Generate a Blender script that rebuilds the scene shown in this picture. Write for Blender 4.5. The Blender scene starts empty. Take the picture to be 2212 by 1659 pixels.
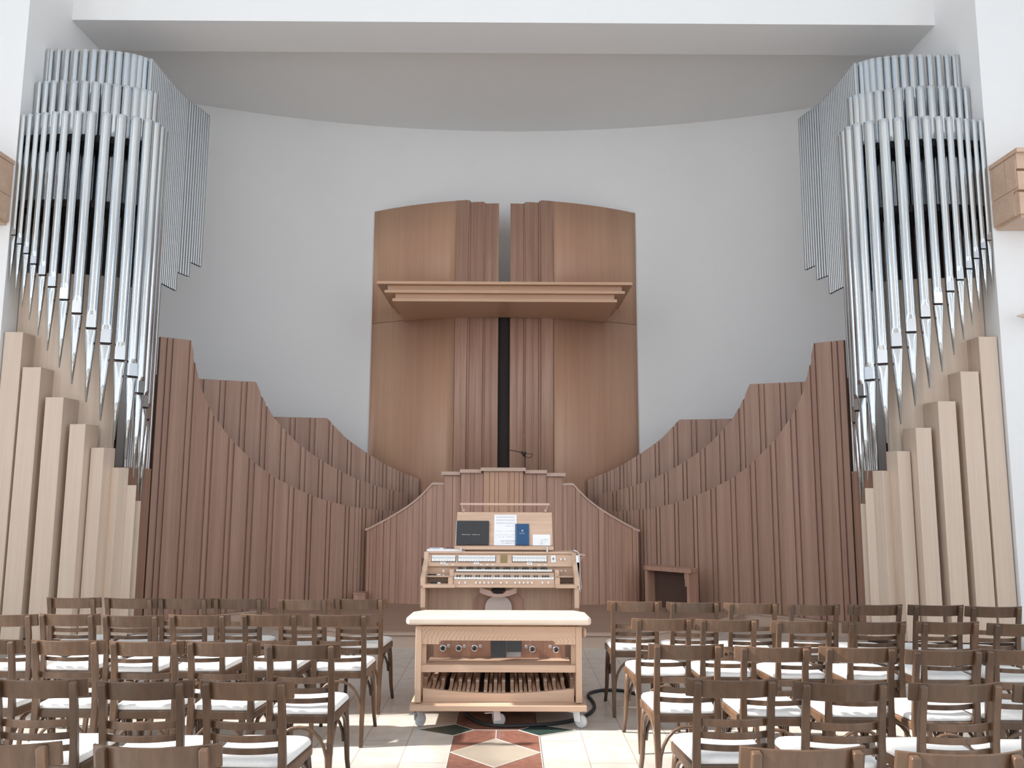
import bpy, math, random
from mathutils import Vector, Matrix
random.seed(7)
sc = bpy.context.scene
COL = sc.collection

# ---------------------------------------------------------------- camera
F = 1760.0; CX, CY = 1106.0, 829.5
CAM = Vector((0.075, 0.0, 1.63))
pitch = math.atan(235 / F); yaw = 0.004; roll = 0.004
FW = Vector((math.sin(yaw) * math.cos(pitch), math.cos(yaw) * math.cos(pitch), math.sin(pitch)))
_rt = Vector((math.cos(yaw), -math.sin(yaw), 0)); _up = _rt.cross(FW)
RT = _rt * math.cos(roll) + _up * math.sin(roll)
UP = -_rt * math.sin(roll) + _up * math.cos(roll)
cd = bpy.data.cameras.new('camera'); cam = bpy.data.objects.new('camera', cd); COL.objects.link(cam)
cd.sensor_fit = 'HORIZONTAL'; cd.sensor_width = 36.0; cd.lens = F / 2212 * 36.0
cd.clip_start = 0.05; cd.clip_end = 200
m = Matrix.Identity(4)
for i in range(3):
    m[i][0] = RT[i]; m[i][1] = UP[i]; m[i][2] = -FW[i]; m[i][3] = CAM[i]
cam.matrix_world = m
sc.camera = cam

# ---------------------------------------------------------------- view, world, sun, window daylight
sc.view_settings.view_transform = 'Standard'
sc.view_settings.look = 'None'
sc.view_settings.exposure = -0.03
sc.view_settings.gamma = 1.0
sc.view_settings.use_curve_mapping = False
sc.cycles.use_denoising = True
sc.cycles.max_bounces = 8
sc.cycles.diffuse_bounces = 5
sc.cycles.glossy_bounces = 5
sc.cycles.sample_clamp_indirect = 6.0
w = bpy.data.worlds.new('sky'); sc.world = w; w.use_nodes = True
w.node_tree.nodes['Background'].inputs[0].default_value = (0.62, 0.78, 1.0, 1)
w.node_tree.nodes['Background'].inputs[1].default_value = 1.0

def light(name, kind, loc, direction, energy, color, **kw):
    l = bpy.data.lights.new(name, kind); l.energy = energy; l.color = color
    for k, v in kw.items(): setattr(l, k, v)
    o = bpy.data.objects.new(name, l); COL.objects.link(o)
    o.location = loc
    o.rotation_euler = Vector(direction).to_track_quat('-Z', 'Y').to_euler()
    return o
SUN_DIR = (0.80, 0.05, -0.60)
light('sun', 'SUN', (-12, 0, 9), SUN_DIR, 11.0, (1.0, 0.96, 0.91), angle=math.radians(1.6))
# daylight coming in through the nave windows (one light per window opening)
for y, kl, kr, sw in ((-2.6, 430, 370, 2.6), (1.0, 75, 55, 1.0), (4.6, 22, 16, 0.3)):
    light('window_daylight', 'AREA', (-8.35, y, 4.7), (1, 0, 0.06), kl, (0.96, 0.98, 1.0), shape='RECTANGLE', size=sw, size_y=7.0)
    light('window_daylight', 'AREA', (8.35, y, 4.7), (-1, 0, 0.06), kr, (0.96, 0.98, 1.0), shape='RECTANGLE', size=sw, size_y=7.0)
for x in (-4.2, 0, 4.2):
    light('window_daylight', 'AREA', (x, -6.35, 3.6), (0, 1, 0.06), 54, (1.0, 0.98, 0.95), shape='RECTANGLE', size=2.8, size_y=5.0)

# skylight over the front of the nave
light('skylight_daylight', 'AREA', (0, 4.6, 9.75), (0, 0, -1), 8, (1.0, 0.985, 0.96), shape='RECTANGLE', size=4.6, size_y=3.6)

# ---------------------------------------------------------------- pixel rays (frame 2212 x 1659) into world points
def ray(x, y): return FW * F + RT * (x - CX) + UP * (CY - y)
def at(x, y, Y): d = ray(x, y); return CAM + d * (Y / d.y)
def atz(x, y, z): d = ray(x, y); return CAM + d * ((z - CAM.z) / d.z)
def proj(p):
    v = Vector(p) - CAM; k = F / v.dot(FW); return CX + v.dot(RT) * k, CY - v.dot(UP) * k
def interp(c, x):
    if x <= c[0][0]: return c[0][1]
    for a, b in zip(c, c[1:]):
        if x <= b[0]: return a[1] + (b[1] - a[1]) * (x - a[0]) / (b[0] - a[0])
    return c[-1][1]
def solve_z(X, Y, curve):
    z = 2.0
    for _ in range(12):
        px, py = proj((X, Y, z)); ty = interp(curve, px); z += (py - ty) * Y / F
    return z

# ---------------------------------------------------------------- materials
def new_mat(name):
    m = bpy.data.materials.new(name); m.use_nodes = True
    nt = m.node_tree; return m, nt, nt.nodes['Principled BSDF']
def wood(name, c1, c2, grain=(30, 30, 1.2), rough=0.5, bump=0.05, streak=(6, 6, 0.15), dark=0.82):
    m, nt, b = new_mat(name); N = nt.nodes; L = nt.links
    tc = N.new('ShaderNodeTexCoord')
    def noise(sc_, detail=3, lo=0.3, hi=0.7, rough_=0.55):
        mp = N.new('ShaderNodeMapping'); mp.inputs['Scale'].default_value = sc_
        L.new(tc.outputs['Object'], mp.inputs['Vector'])
        n = N.new('ShaderNodeTexNoise'); n.inputs['Scale'].default_value = 1.0; n.inputs['Detail'].default_value = detail; n.inputs['Roughness'].default_value = rough_
        L.new(mp.outputs[0], n.inputs['Vector'])
        r = N.new('ShaderNodeMapRange'); r.inputs['From Min'].default_value = lo; r.inputs['From Max'].default_value = hi
        L.new(n.outputs['Fac'], r.inputs['Value']); return r
    s = noise(streak, 2); g = noise(grain, 4)
    mx = N.new('ShaderNodeMix'); mx.data_type = 'RGBA'
    mx.inputs['A'].default_value = (*c1, 1); mx.inputs['B'].default_value = (*c2, 1)
    L.new(s.outputs[0], mx.inputs['Factor'])
    mu = N.new('ShaderNodeMix'); mu.data_type = 'RGBA'; mu.blend_type = 'MULTIPLY'
    L.new(g.outputs[0], mu.inputs['Factor']); L.new(mx.outputs['Result'], mu.inputs['A'])
    mu.inputs['B'].default_value = (dark, dark * 0.98, dark * 0.95, 1)
    L.new(mu.outputs['Result'], b.inputs['Base Color'])
    b.inputs['Roughness'].default_value = rough
    bp = N.new('ShaderNodeBump'); bp.inputs['Strength'].default_value = bump; bp.inputs['Distance'].default_value = 0.002
    L.new(g.outputs[0], bp.inputs['Height']); L.new(bp.outputs[0], b.inputs['Normal'])
    return m
def plain(name, c, rough=0.5, metal=0.0, noise=0.0, nscale=8.0, bump=0.0):
    m, nt, b = new_mat(name); N = nt.nodes; L = nt.links
    b.inputs['Roughness'].default_value = rough; b.inputs['Metallic'].default_value = metal
    tc = N.new('ShaderNodeTexCoord'); n = N.new('ShaderNodeTexNoise'); n.inputs['Scale'].default_value = nscale; n.inputs['Detail'].default_value = 4
    L.new(tc.outputs['Object'], n.inputs['Vector'])
    mx = N.new('ShaderNodeMix'); mx.data_type = 'RGBA'
    k = 1 - noise
    mx.inputs['A'].default_value = (*c, 1); mx.inputs['B'].default_value = (c[0] * k, c[1] * k, c[2] * k, 1)
    L.new(n.outputs['Fac'], mx.inputs['Factor']); L.new(mx.outputs['Result'], b.inputs['Base Color'])
    if bump:
        bp = N.new('ShaderNodeBump'); bp.inputs['Strength'].default_value = bump; bp.inputs['Distance'].default_value = 0.002
        L.new(n.outputs['Fac'], bp.inputs['Height']); L.new(bp.outputs[0], b.inputs['Normal'])
    return m
M = {}
M['plaster'] = plain('white_plaster', (0.84, 0.84, 0.838), 0.9, 0, 0.03, 3)
M['ceiling'] = plain('ceiling_plaster', (0.86, 0.86, 0.85), 0.9, 0, 0.03, 3)
M['slat'] = wood('slatted_beech', (0.48, 0.30, 0.225), (0.37, 0.215, 0.16), (60, 60, 1.5), 0.5, 0.04, (9, 9, 0.1), 0.84)
M['panel'] = wood('smooth_beech_veneer', (0.60, 0.37, 0.245), (0.52, 0.30, 0.205), (20, 20, 0.6), 0.42, 0.02, (2.2, 2.2, 0.12), 0.92)
M['batten'] = wood('reddish_beech_board', (0.54, 0.33, 0.24), (0.42, 0.24, 0.175), (45, 45, 0.5), 0.45, 0.05, (16, 16, 0.7), 0.85)
M['shelf'] = wood('orange_beech', (0.60, 0.37, 0.24), (0.55, 0.34, 0.22), (1.2, 30, 30), 0.4, 0.02, (0.3, 5, 5), 0.9)
M['post'] = wood('pale_oak_pipe', (0.69, 0.56, 0.455), (0.63, 0.50, 0.405), (40, 40, 0.8), 0.45, 0.03, (4, 4, 0.2), 0.9)
M['oak'] = wood('console_oak', (0.68, 0.485, 0.36), (0.61, 0.42, 0.305), (2, 45, 45), 0.38, 0.05, (0.5, 6, 6), 0.84)
M['oakv'] = wood('console_oak_upright', (0.68, 0.485, 0.36), (0.61, 0.42, 0.305), (45, 45, 2), 0.38, 0.05, (6, 6, 0.5), 0.84)
M['benchtop'] = wood('bench_maple', (0.74, 0.635, 0.535), (0.69, 0.575, 0.475), (3, 40, 40), 0.3, 0.02, (0.6, 8, 8), 0.88)
M['chair'] = wood('chair_brown', (0.115, 0.066, 0.040), (0.17, 0.095, 0.055), (30, 30, 6), 0.33, 0.08, (5, 5, 3), 0.6)
def vary(m, lo, hi):      # each chair part a little lighter or darker than the next
    nt = m.node_tree; N = nt.nodes; L = nt.links; b = N['Principled BSDF']; src = b.inputs['Base Color'].links[0].from_socket
    oi = N.new('ShaderNodeObjectInfo'); mr = N.new('ShaderNodeMapRange'); mr.inputs['To Min'].default_value = lo; mr.inputs['To Max'].default_value = hi
    L.new(oi.outputs['Random'], mr.inputs['Value']); hs = N.new('ShaderNodeHueSaturation'); L.new(mr.outputs[0], hs.inputs['Value']); L.new(src, hs.inputs['Color']); L.new(hs.outputs[0], b.inputs['Base Color'])
vary(M["chair"], 0.75, 1.15)
M['podium'] = wood('podium_floor', (0.37, 0.25, 0.19), (0.33, 0.215, 0.165), (1.5, 30, 30), 0.5, 0.02, (0.5, 3, 3), 0.9)
M['riser'] = wood('step_riser', (0.58, 0.43, 0.34), (0.53, 0.39, 0.31), (1.5, 30, 30), 0.5, 0.02, (0.4, 4, 4), 0.9)
M['cushion'] = plain('white_felt', (0.86, 0.85, 0.83), 0.95, 0, 0.12, 60, 0.4)
M['tin'] = plain('polished_tin', (0.60, 0.625, 0.64), 0.11, 1.0, 0.06, 2)
M['tinlip'] = plain('brushed_tin', (0.60, 0.61, 0.62), 0.24, 1.0, 0.05, 2)
M['tinfine'] = plain('dull_tin', (0.52, 0.54, 0.55), 0.36, 1.0, 0.05, 3)
M['chrome'] = plain('chrome', (0.82, 0.83, 0.85), 0.1, 1.0)
M['zinc'] = plain('zinc_bracket', (0.72, 0.73, 0.75), 0.35, 0.3)
M['black'] = plain('black_plastic', (0.02, 0.02, 0.022), 0.45)
M['dark'] = plain('recess_shade_black', (0.03, 0.022, 0.02), 0.9)  # near-black standing in for shade in slits, gaps and recesses
M['rubber'] = plain('black_cable', (0.022, 0.024, 0.026), 0.55)
M['white'] = plain('white_plastic', (0.85, 0.85, 0.84), 0.35)
M['key'] = plain('key_white', (0.88, 0.88, 0.86), 0.25)
M['paper'] = plain('paper', (0.86, 0.87, 0.90), 0.8, 0, 0.03, 20)
M['ink'] = plain('ink', (0.12, 0.12, 0.14), 0.8)
M['blackbook'] = plain('black_cover', (0.035, 0.035, 0.038), 0.6, 0, 0.2, 60, 0.1)
M['bluebook'] = plain('blue_cover', (0.012, 0.075, 0.19), 0.5, 0, 0.1, 60, 0.1)
M['gold'] = plain('brass_plate', (0.30, 0.22, 0.10), 0.5, 0.3)
M['goldink'] = plain('pale_gold_print', (0.45, 0.45, 0.42), 0.6)
M['greyink'] = plain('grey_print', (0.12, 0.11, 0.10), 0.6)
M['wheel'] = plain('grey_wheel', (0.55, 0.56, 0.58), 0.4)
M['walnut'] = plain('dark_walnut', (0.10, 0.055, 0.04), 0.5, 0, 0.2, 20)
M['pinkwood'] = wood('pinkish_wood', (0.62, 0.44, 0.36), (0.58, 0.41, 0.34), (2, 30, 30), 0.4, 0.02, (0.5, 5, 5), 0.9)
M['pale'] = plain('pale_round_board', (0.74, 0.62, 0.56), 0.5, 0, 0.1, 6)
M['redmarble'] = plain('red_marble', (0.33, 0.15, 0.11), 0.22, 0, 0.6, 22)
M['greenmarble'] = plain('green_marble', (0.035, 0.065, 0.055), 0.15, 0, 0.3, 16)
M['beigemarble'] = plain('beige_marble', (0.42, 0.36, 0.29), 0.22, 0, 0.15, 12)
M['grout'] = plain('pale_grout', (0.62, 0.58, 0.52), 0.6)
M['frame'] = plain('grey_window_frame', (0.4, 0.42, 0.44), 0.5)
def floor_mat():
    m, nt, b = new_mat('limestone_tiles'); N = nt.nodes; L = nt.links
    tc = N.new('ShaderNodeTexCoord')
    mp = N.new('ShaderNodeMapping'); mp.inputs['Rotation'].default_value = (0, 0, math.pi / 2)
    mp.inputs['Location'].default_value = (0.27, 0.0, 0)
    L.new(tc.outputs['Object'], mp.inputs['Vector'])
    br = N.new('ShaderNodeTexBrick'); br.inputs['Scale'].default_value = 1.0
    br.inputs['Mortar Size'].default_value = 0.004; br.inputs['Brick Width'].default_value = 0.9; br.inputs['Row Height'].default_value = 0.29
    br.inputs['Color1'].default_value = (0.60, 0.56, 0.51, 1); br.inputs['Color2'].default_value = (0.56, 0.52, 0.47, 1)
    br.inputs['Mortar'].default_value = (0.40, 0.36, 0.31, 1); br.inputs['Bias'].default_value = 0.0
    L.new(mp.outputs[0], br.inputs['Vector'])
    n = N.new('ShaderNodeTexNoise'); n.inputs['Scale'].default_value = 9; n.inputs['Detail'].default_value = 6
    L.new(tc.outputs['Object'], n.inputs['Vector'])
    mr = N.new('ShaderNodeMapRange'); mr.inputs['From Min'].default_value = 0.42; mr.inputs['From Max'].default_value = 0.7
    L.new(n.outputs['Fac'], mr.inputs['Value'])
    mu = N.new('ShaderNodeMix'); mu.data_type = 'RGBA'; mu.blend_type = 'MULTIPLY'
    L.new(mr.outputs[0], mu.inputs['Factor']); L.new(br.outputs['Color'], mu.inputs['A']); mu.inputs['B'].default_value = (0.90, 0.88, 0.85, 1)
    L.new(mu.outputs['Result'], b.inputs['Base Color']); b.inputs['Roughness'].default_value = 0.26
    return m
M['floor'] = floor_mat()
def figured():
    m = wood('figured_oak', (0.68, 0.485, 0.36), (0.62, 0.43, 0.31), (2, 45, 45), 0.38, 0.04, (0.5, 6, 6), 0.9)
    nt = m.node_tree; N = nt.nodes; L = nt.links; b = N['Principled BSDF']
    src = b.inputs['Base Color'].links[0].from_socket
    tc = N.new('ShaderNodeTexCoord'); mp = N.new('ShaderNodeMapping'); mp.inputs['Scale'].default_value = (5, 1, 16)
    mp.inputs['Location'].default_value = (-1.6, 0, -9.4)
    L.new(tc.outputs['Object'], mp.inputs['Vector'])
    wv = N.new('ShaderNodeTexWave'); wv.wave_type = 'RINGS'; wv.rings_direction = 'Y'; wv.inputs['Scale'].default_value = 2.2; wv.inputs['Distortion'].default_value = 4.0
    wv.inputs['Detail'].default_value = 2
    L.new(mp.outputs[0], wv.inputs['Vector'])
    mr = N.new('ShaderNodeMapRange'); mr.inputs['From Min'].default_value = 0.78; mr.inputs['From Max'].default_value = 0.98
    L.new(wv.outputs['Fac'], mr.inputs['Value'])
    mu = N.new('ShaderNodeMix'); mu.data_type = 'RGBA'; mu.blend_type = 'MULTIPLY'
    L.new(mr.outputs[0], mu.inputs['Factor']); L.new(src, mu.inputs['A']); mu.inputs['B'].default_value = (0.80, 0.72, 0.65, 1)
    L.new(mu.outputs['Result'], b.inputs['Base Color'])
    return m
M['figured'] = figured()

# ---------------------------------------------------------------- mesh helpers
class MB:
    def __init__(s): s.v = []; s.f = []; s.mi = []; s.sm = []; s.cur = 0
    def quad(s, idx, smooth=False): s.f.append(tuple(idx)); s.mi.append(s.cur); s.sm.append(smooth)
    def add(s, vs): k = len(s.v); s.v += [tuple(p) for p in vs]; return k
    def box(s, x0, x1, y0, y1, z0, z1, mat=None):
        P = [(x, y, z) for z in (z0, z1) for y in (y0, y1) for x in (x0, x1)]
        if mat is not None: P = [tuple(mat @ Vector(p)) for p in P]
        k = s.add(P)
        for q in ((0, 2, 3, 1), (4, 5, 7, 6), (0, 1, 5, 4), (2, 6, 7, 3), (0, 4, 6, 2), (1, 3, 7, 5)): s.quad([k + i for i in q])
        return s
    def hexa(s, bot, top):       # four bottom points, four top points, counter-clockwise from above
        k = s.add(list(bot) + list(top)); n = len(bot)
        s.quad([k + i for i in reversed(range(n))]); s.quad([k + n + i for i in range(n)])
        for i in range(n): j = (i + 1) % n; s.quad([k + i, k + j, k + n + j, k + n + i])
        return s
    def prism(s, pts, axis, a, b):   # polygon pts (2D) extruded along axis from a to b
        def mk(p, t):
            return {'x': (t, p[0], p[1]), 'y': (p[0], t, p[1]), 'z': (p[0], p[1], t)}[axis]
        return s.hexa([mk(p, a) for p in pts], [mk(p, b) for p in pts])
    def rings(s, rings, smooth=True, cap=True, closed=False):
        n = len(rings[0]); k = s.add([p for r in rings for p in r]); R = len(rings)
        for r in range(R if closed else R - 1):
            r2 = (r + 1) % R
            for i in range(n):
                j = (i + 1) % n; s.quad([k + r * n + i, k + r * n + j, k + r2 * n + j, k + r2 * n + i], smooth)
        if cap and not closed:
            s.quad([k + i for i in reversed(range(n))]); s.quad([k + (R - 1) * n + i for i in range(n)])
        return s
    def tube(s, pts, rad, n=8, smooth=True, cap=True):
        pts = [Vector(p) for p in pts]; rs = rad if isinstance(rad, (list, tuple)) else [rad] * len(pts)
        out = []; prev = None
        for i, p in enumerate(pts):
            t = (pts[min(i + 1, len(pts) - 1)] - pts[max(i - 1, 0)]).normalized()
            if prev is None:
                a = Vector((0, 0, 1)) if abs(t.z) < 0.9 else Vector((1, 0, 0)); u = t.cross(a).normalized()
            else:
                u = (prev - t * prev.dot(t)).normalized()
            prev = u; v = t.cross(u)
            out.append([p + (u * math.cos(2 * math.pi * k / n) + v * math.sin(2 * math.pi * k / n)) * rs[i] for k in range(n)])
        return s.rings(out, smooth, cap)
    def sweep(s, pts, w, d, side=(1, 0, 0), smooth=False, taper=None):
        # rectangular section, w along 'side', d along normal
        pts = [Vector(p) for p in pts]; out = []
        for i, p in enumerate(pts):
            t = (pts[min(i + 1, len(pts) - 1)] - pts[max(i - 1, 0)]).normalized()
            u = Vector(side); u = (u - t * u.dot(t)).normalized(); v = t.cross(u)
            k = taper[i] if taper else 1.0
            a, b = w * k / 2, d * k / 2
            out.append([p + u * a + v * b, p - u * a + v * b, p - u * a - v * b, p + u * a - v * b])
        return s.rings(out, smooth, True)
    def cyl(s, c, r, z0, z1, n=16, r2=None, axis='z'):
        r2 = r if r2 is None else r2
        def mk(a, rr, t):
            p, q = rr * math.cos(a), rr * math.sin(a)
            return {'z': (c[0] + p, c[1] + q, t), 'y': (c[0] + p, t, c[1] - q), 'x': (t, c[0] + p, c[1] + q)}[axis]
        return s.rings([[mk(2 * math.pi * i / n, r, z0) for i in range(n)], [mk(2 * math.pi * i / n, r2, z1) for i in range(n)]])
    def build(s, name, mats, parent=None, bevel=0.0, seg=2, local=False):
        me = bpy.data.meshes.new(name); me.from_pydata(s.v, [], s.f)
        for mt in (mats if isinstance(mats, (list, tuple)) else [mats]): me.materials.append(M[mt])
        me.polygons.foreach_set('material_index', s.mi); me.polygons.foreach_set('use_smooth', s.sm)
        me.update()
        o = bpy.data.objects.new(name, me); COL.objects.link(o)
        if parent is not None:
            o.parent = parent
            if not local:
                pl = parent
                off = Vector((0, 0, 0))
                while pl is not None: off += pl.location; pl = pl.parent
                o.location = -off
        if bevel:
            md = o.modifiers.new('bevel', 'BEVEL'); md.width = bevel; md.segments = seg; md.limit_method = 'ANGLE'; md.angle_limit = math.radians(40)
        return o
def tag(o, label, cat, group=None):
    o['label'] = label; o['category'] = cat
    if group: o['group'] = group
    return o
def thing(name, label, cat, loc=(0, 0, 0), group=None):
    o = bpy.data.objects.new(name, None); o.empty_display_size = 0.1; COL.objects.link(o); o.location = loc
    return tag(o, label, cat, group)
def struct(o): o['kind'] = 'structure'; return o
ORD = ['first', 'second', 'third', 'fourth', 'fifth', 'sixth', 'seventh', 'eighth', 'ninth', 'tenth', 'eleventh', 'twelfth', 'thirteenth', 'fourteenth', 'fifteenth', 'sixteenth', 'seventeenth']

# ================================================================ SETTING
XJ = 5.28; YF = 8.46; YB = 9.3; YBB = 10.0; ZB = 7.335; ZC = 7.645; ZN = 9.6; XN = 8.2
fl = struct(MB().box(-XN, XN, -6.2, 13.3, -0.1, 0).build('floor', 'floor'))
mb = MB(); mb.box(-XN - .2, XN + .2, -6.4, 2.8, ZN, ZN + .1); mb.box(-XN - .2, XN + .2, 6.4, YBB, ZN, ZN + .1)
mb.box(-XN - .2, -2.3, 2.8, 6.4, ZN, ZN + .1); mb.box(2.3, XN + .2, 2.8, 6.4, ZN, ZN + .1); struct(mb.build('ceiling', 'ceiling'))
mb = MB()
for x in (-2.28, -.76, .76, 2.28): mb.box(x - .02, x + .02, 2.8, 6.4, ZN + .02, ZN + .07)
for y in (2.82, 4.6, 6.38): mb.box(-2.3, 2.3, y - .02, y + .02, ZN + .02, ZN + .07)
struct(mb.build('window_7', 'frame'))
# front wall of the nave left and right of the organ bay, with its deep reveal
struct(MB().box(-XN - .2, -XJ, YF, 13.4, 0, ZN).build('wall_front_left', 'plaster'))
struct(MB().box(XJ, XN + .2, YF, 13.4, 0, ZN).build('wall_front_right', 'plaster'))
struct(MB().box(-XJ, XJ, YB, YBB, ZB, ZN).build('wall_front_beam', 'plaster'))
R = (4.81 ** 2 + 0.9 ** 2) / 1.8; cyA = 13.0 - R
def arcY(X): return cyA + math.sqrt(R * R - X * X)
mb = MB(); n = 48
fr = [(-XJ + 2 * XJ * i / n) for i in range(n + 1)]
k = mb.add([(x, arcY(x), z) for x in fr for z in (0, ZC + .1)] + [(x, arcY(x) + .3, z) for x in fr for z in (0, ZC + .1)])
for i in range(n):
    a = k + 2 * i; mb.quad([a, a + 2, a + 3, a + 1], True)
    c = k + 2 * (n + 1) + 2 * i; mb.quad([c, c + 1, c + 3, c + 2], True)
struct(mb.build('wall_back', 'plaster'))
struct(MB().box(-XJ, XJ, YBB, 13.4, ZC, ZC + .2).build('ceiling_apse', 'ceiling'))
# nave side walls with tall window openings
def side_wall(name, s):
    mb = MB(); x0, x1 = (s * XN, s * (XN + .25)) if s > 0 else (s * (XN + .25), s * XN)
    ys = [-6.4, -3.9, -1.3, -0.3, 2.3, 3.3, 5.9, YF]
    for i in range(0, 8, 2): mb.box(x0, x1, ys[i], ys[i + 1], 0, ZN)
    for i in range(1, 7, 2): mb.box(x0, x1, ys[i], ys[i + 1], 0, 1.3); mb.box(x0, x1, ys[i], ys[i + 1], 8.7, ZN)
    struct(mb.build(name, 'plaster'))
side_wall('wall_left', -1); side_wall('wall_right', 1)
mb = MB(); xs = [-XN - .25, -5.6, -2.8, -1.4, 1.4, 2.8, 5.6, XN + .25]
for i in range(0, 8, 2): mb.box(xs[i], xs[i + 1], -6.45, -6.2, 0, ZN)
for i in range(1, 7, 2): mb.box(xs[i], xs[i + 1], -6.45, -6.2, 0, 1.0); mb.box(xs[i], xs[i + 1], -6.45, -6.2, 6.2, ZN)
struct(mb.build('wall_rear', 'plaster'))
wn = 0
for s in (-1, 1):
    for y in (-2.6, 1.0, 4.6):
        wn += 1; mb = MB(); X = s * (XN + .12)
        for dy in (-1.28, 0, 1.28): mb.box(X - .03, X + .03, y + dy - .025, y + dy + .025, 1.3, 8.7)
        for z in (1.33, 3.7, 6.1, 8.67): mb.box(X - .03, X + .03, y - 1.3, y + 1.3, z - .025, z + .025)
        struct(mb.build('window_%d' % wn, 'frame'))

# floor inlay of the aisle
def poly_inlay(name, pts, mat, z=0.004):
    mb = MB(); mb.hexa([(x, y, 0.0005) for x, y in pts], [(x, y, z) for x, y in pts]); return mb.build(name, mat, fl)
poly_inlay('marble_band', [(-.29, 2.0), (.29, 2.0), (.29, 8.0), (-.29, 8.0)], 'redmarble', .002)
U = 0.575
def line_inlay(mb, a, b, w=.0026, z=.0042):
    a = Vector((*a, 0)); b = Vector((*b, 0)); t = (b - a).normalized(); nn = Vector((-t.y, t.x, 0)) * w
    P = [a - nn, b - nn, b + nn, a + nn]
    mb.hexa([(p.x, p.y, .001) for p in P], [(p.x, p.y, z) for p in P])
mb = MB()
for i in range(-5, 1):
    yc = 5.415 + i * 1.0
    D = [(0, yc - .285), (.285, yc), (0, yc + .285), (-.285, yc)]
    poly_inlay('beige_lozenge', D, 'beigemarble', .003)
    for a, b in zip(D, D[1:] + D[:1]): line_inlay(mb, a, b)
    yg = yc + .49
    for s in (-1, 1):
        G = [(s * .155, yg), (s * .29, yg - .135), (s * .55, yg), (s * .29, yg + .135)]
        if s < 0: G.reverse()
        poly_inlay('green_lozenge', G, 'greenmarble', .0035)
        for a, b in zip(G, G[1:] + G[:1]): line_inlay(mb, a, b)
    line_inlay(mb, (0, yc + .285), (0, yc + .49)); line_inlay(mb, (-.155, yg), (.155, yg), .002)
for s in (-1, 1):
    ed = [2.0] + [v for i in range(-3, 1) for v in (5.415 + i + .49 - .135, 5.415 + i + .49 + .135)] + [8.0]
    for a_, b_ in zip(ed[0::2], ed[1::2]): line_inlay(mb, (s * .29, a_), (s * .29, b_))
mb.build('pale_joint', 'grout', fl)

# wooden dado on the nave front wall, right
p = at(2199, 1222, 8.40)
for s in (-1, 1):
    mb = MB(); x0, x1 = sorted((s * 5.47, s * 8.1)); mb.box(x0, x1, 8.40, YF, 0, p.z)
    mb.box(x0, x1, 8.385, YF, p.z, p.z + .03)
    struct(mb.build('trim_%d' % (1 if s < 0 else 2), 'post'))

# ================================================================ PODIUM
def ring_front():
    pts = []
    for i in range(-20, 21):
        x = i / 20 * 2.9
        y = 8.93 if abs(x) < 1.2 else 8.93 + 1.35 * ((abs(x) - 1.2) / 1.7) ** 1.7
        pts.append((x, y))
    return pts
fp = ring_front()
pod = thing('podium', 'low wooden podium with a pale front step under the curved screens', 'podium', (0, 9, 0))
_tA, _tB = Vector((4.10, 9.63)), Vector((1.55, 11.8))
def tier_front(u):
    t = (_tB - _tA).normalized(); nn = Vector((-t.y, t.x)) * -1; q = _tA.lerp(_tB, u) + Vector((t.y, -t.x)) * (.10 * 4 * u * (1 - u) - .04); return (q.x, q.y)
side_r = [tier_front(u) for u in (.42, .3, .2, .1, 0.02)] + [(4.10, 8.96), (4.26, 8.96), (4.7, 9.5), (4.6, 10.8), (3.9, 11.8)]
fp = [p_ for p_ in fp if abs(p_[0]) < 2.76]
back = side_r + [(2.2, 12.6), (-2.2, 12.6)] + [(-x, y) for x, y in side_r[::-1]]
mb = MB(); P = fp + back; mb.hexa([(x, y, .0) for x, y in P], [(x, y + .02, .125) for x, y in P]); mb.build('step_riser', 'riser', pod)
mb = MB(); P = [(x, y - .012) for x, y in fp] + back; mb.hexa([(x, y, .125) for x, y in P], [(x, y, .145) for x, y in P]); mb.build('step_nosing', 'riser', pod, .004)
mb = MB(); P = [(x, y + .10) for x, y in fp] + back; mb.hexa([(x, y, .145) for x, y in P], [(x, y, .150) for x, y in P]); mb.build('platform_board', 'podium', pod)

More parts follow.
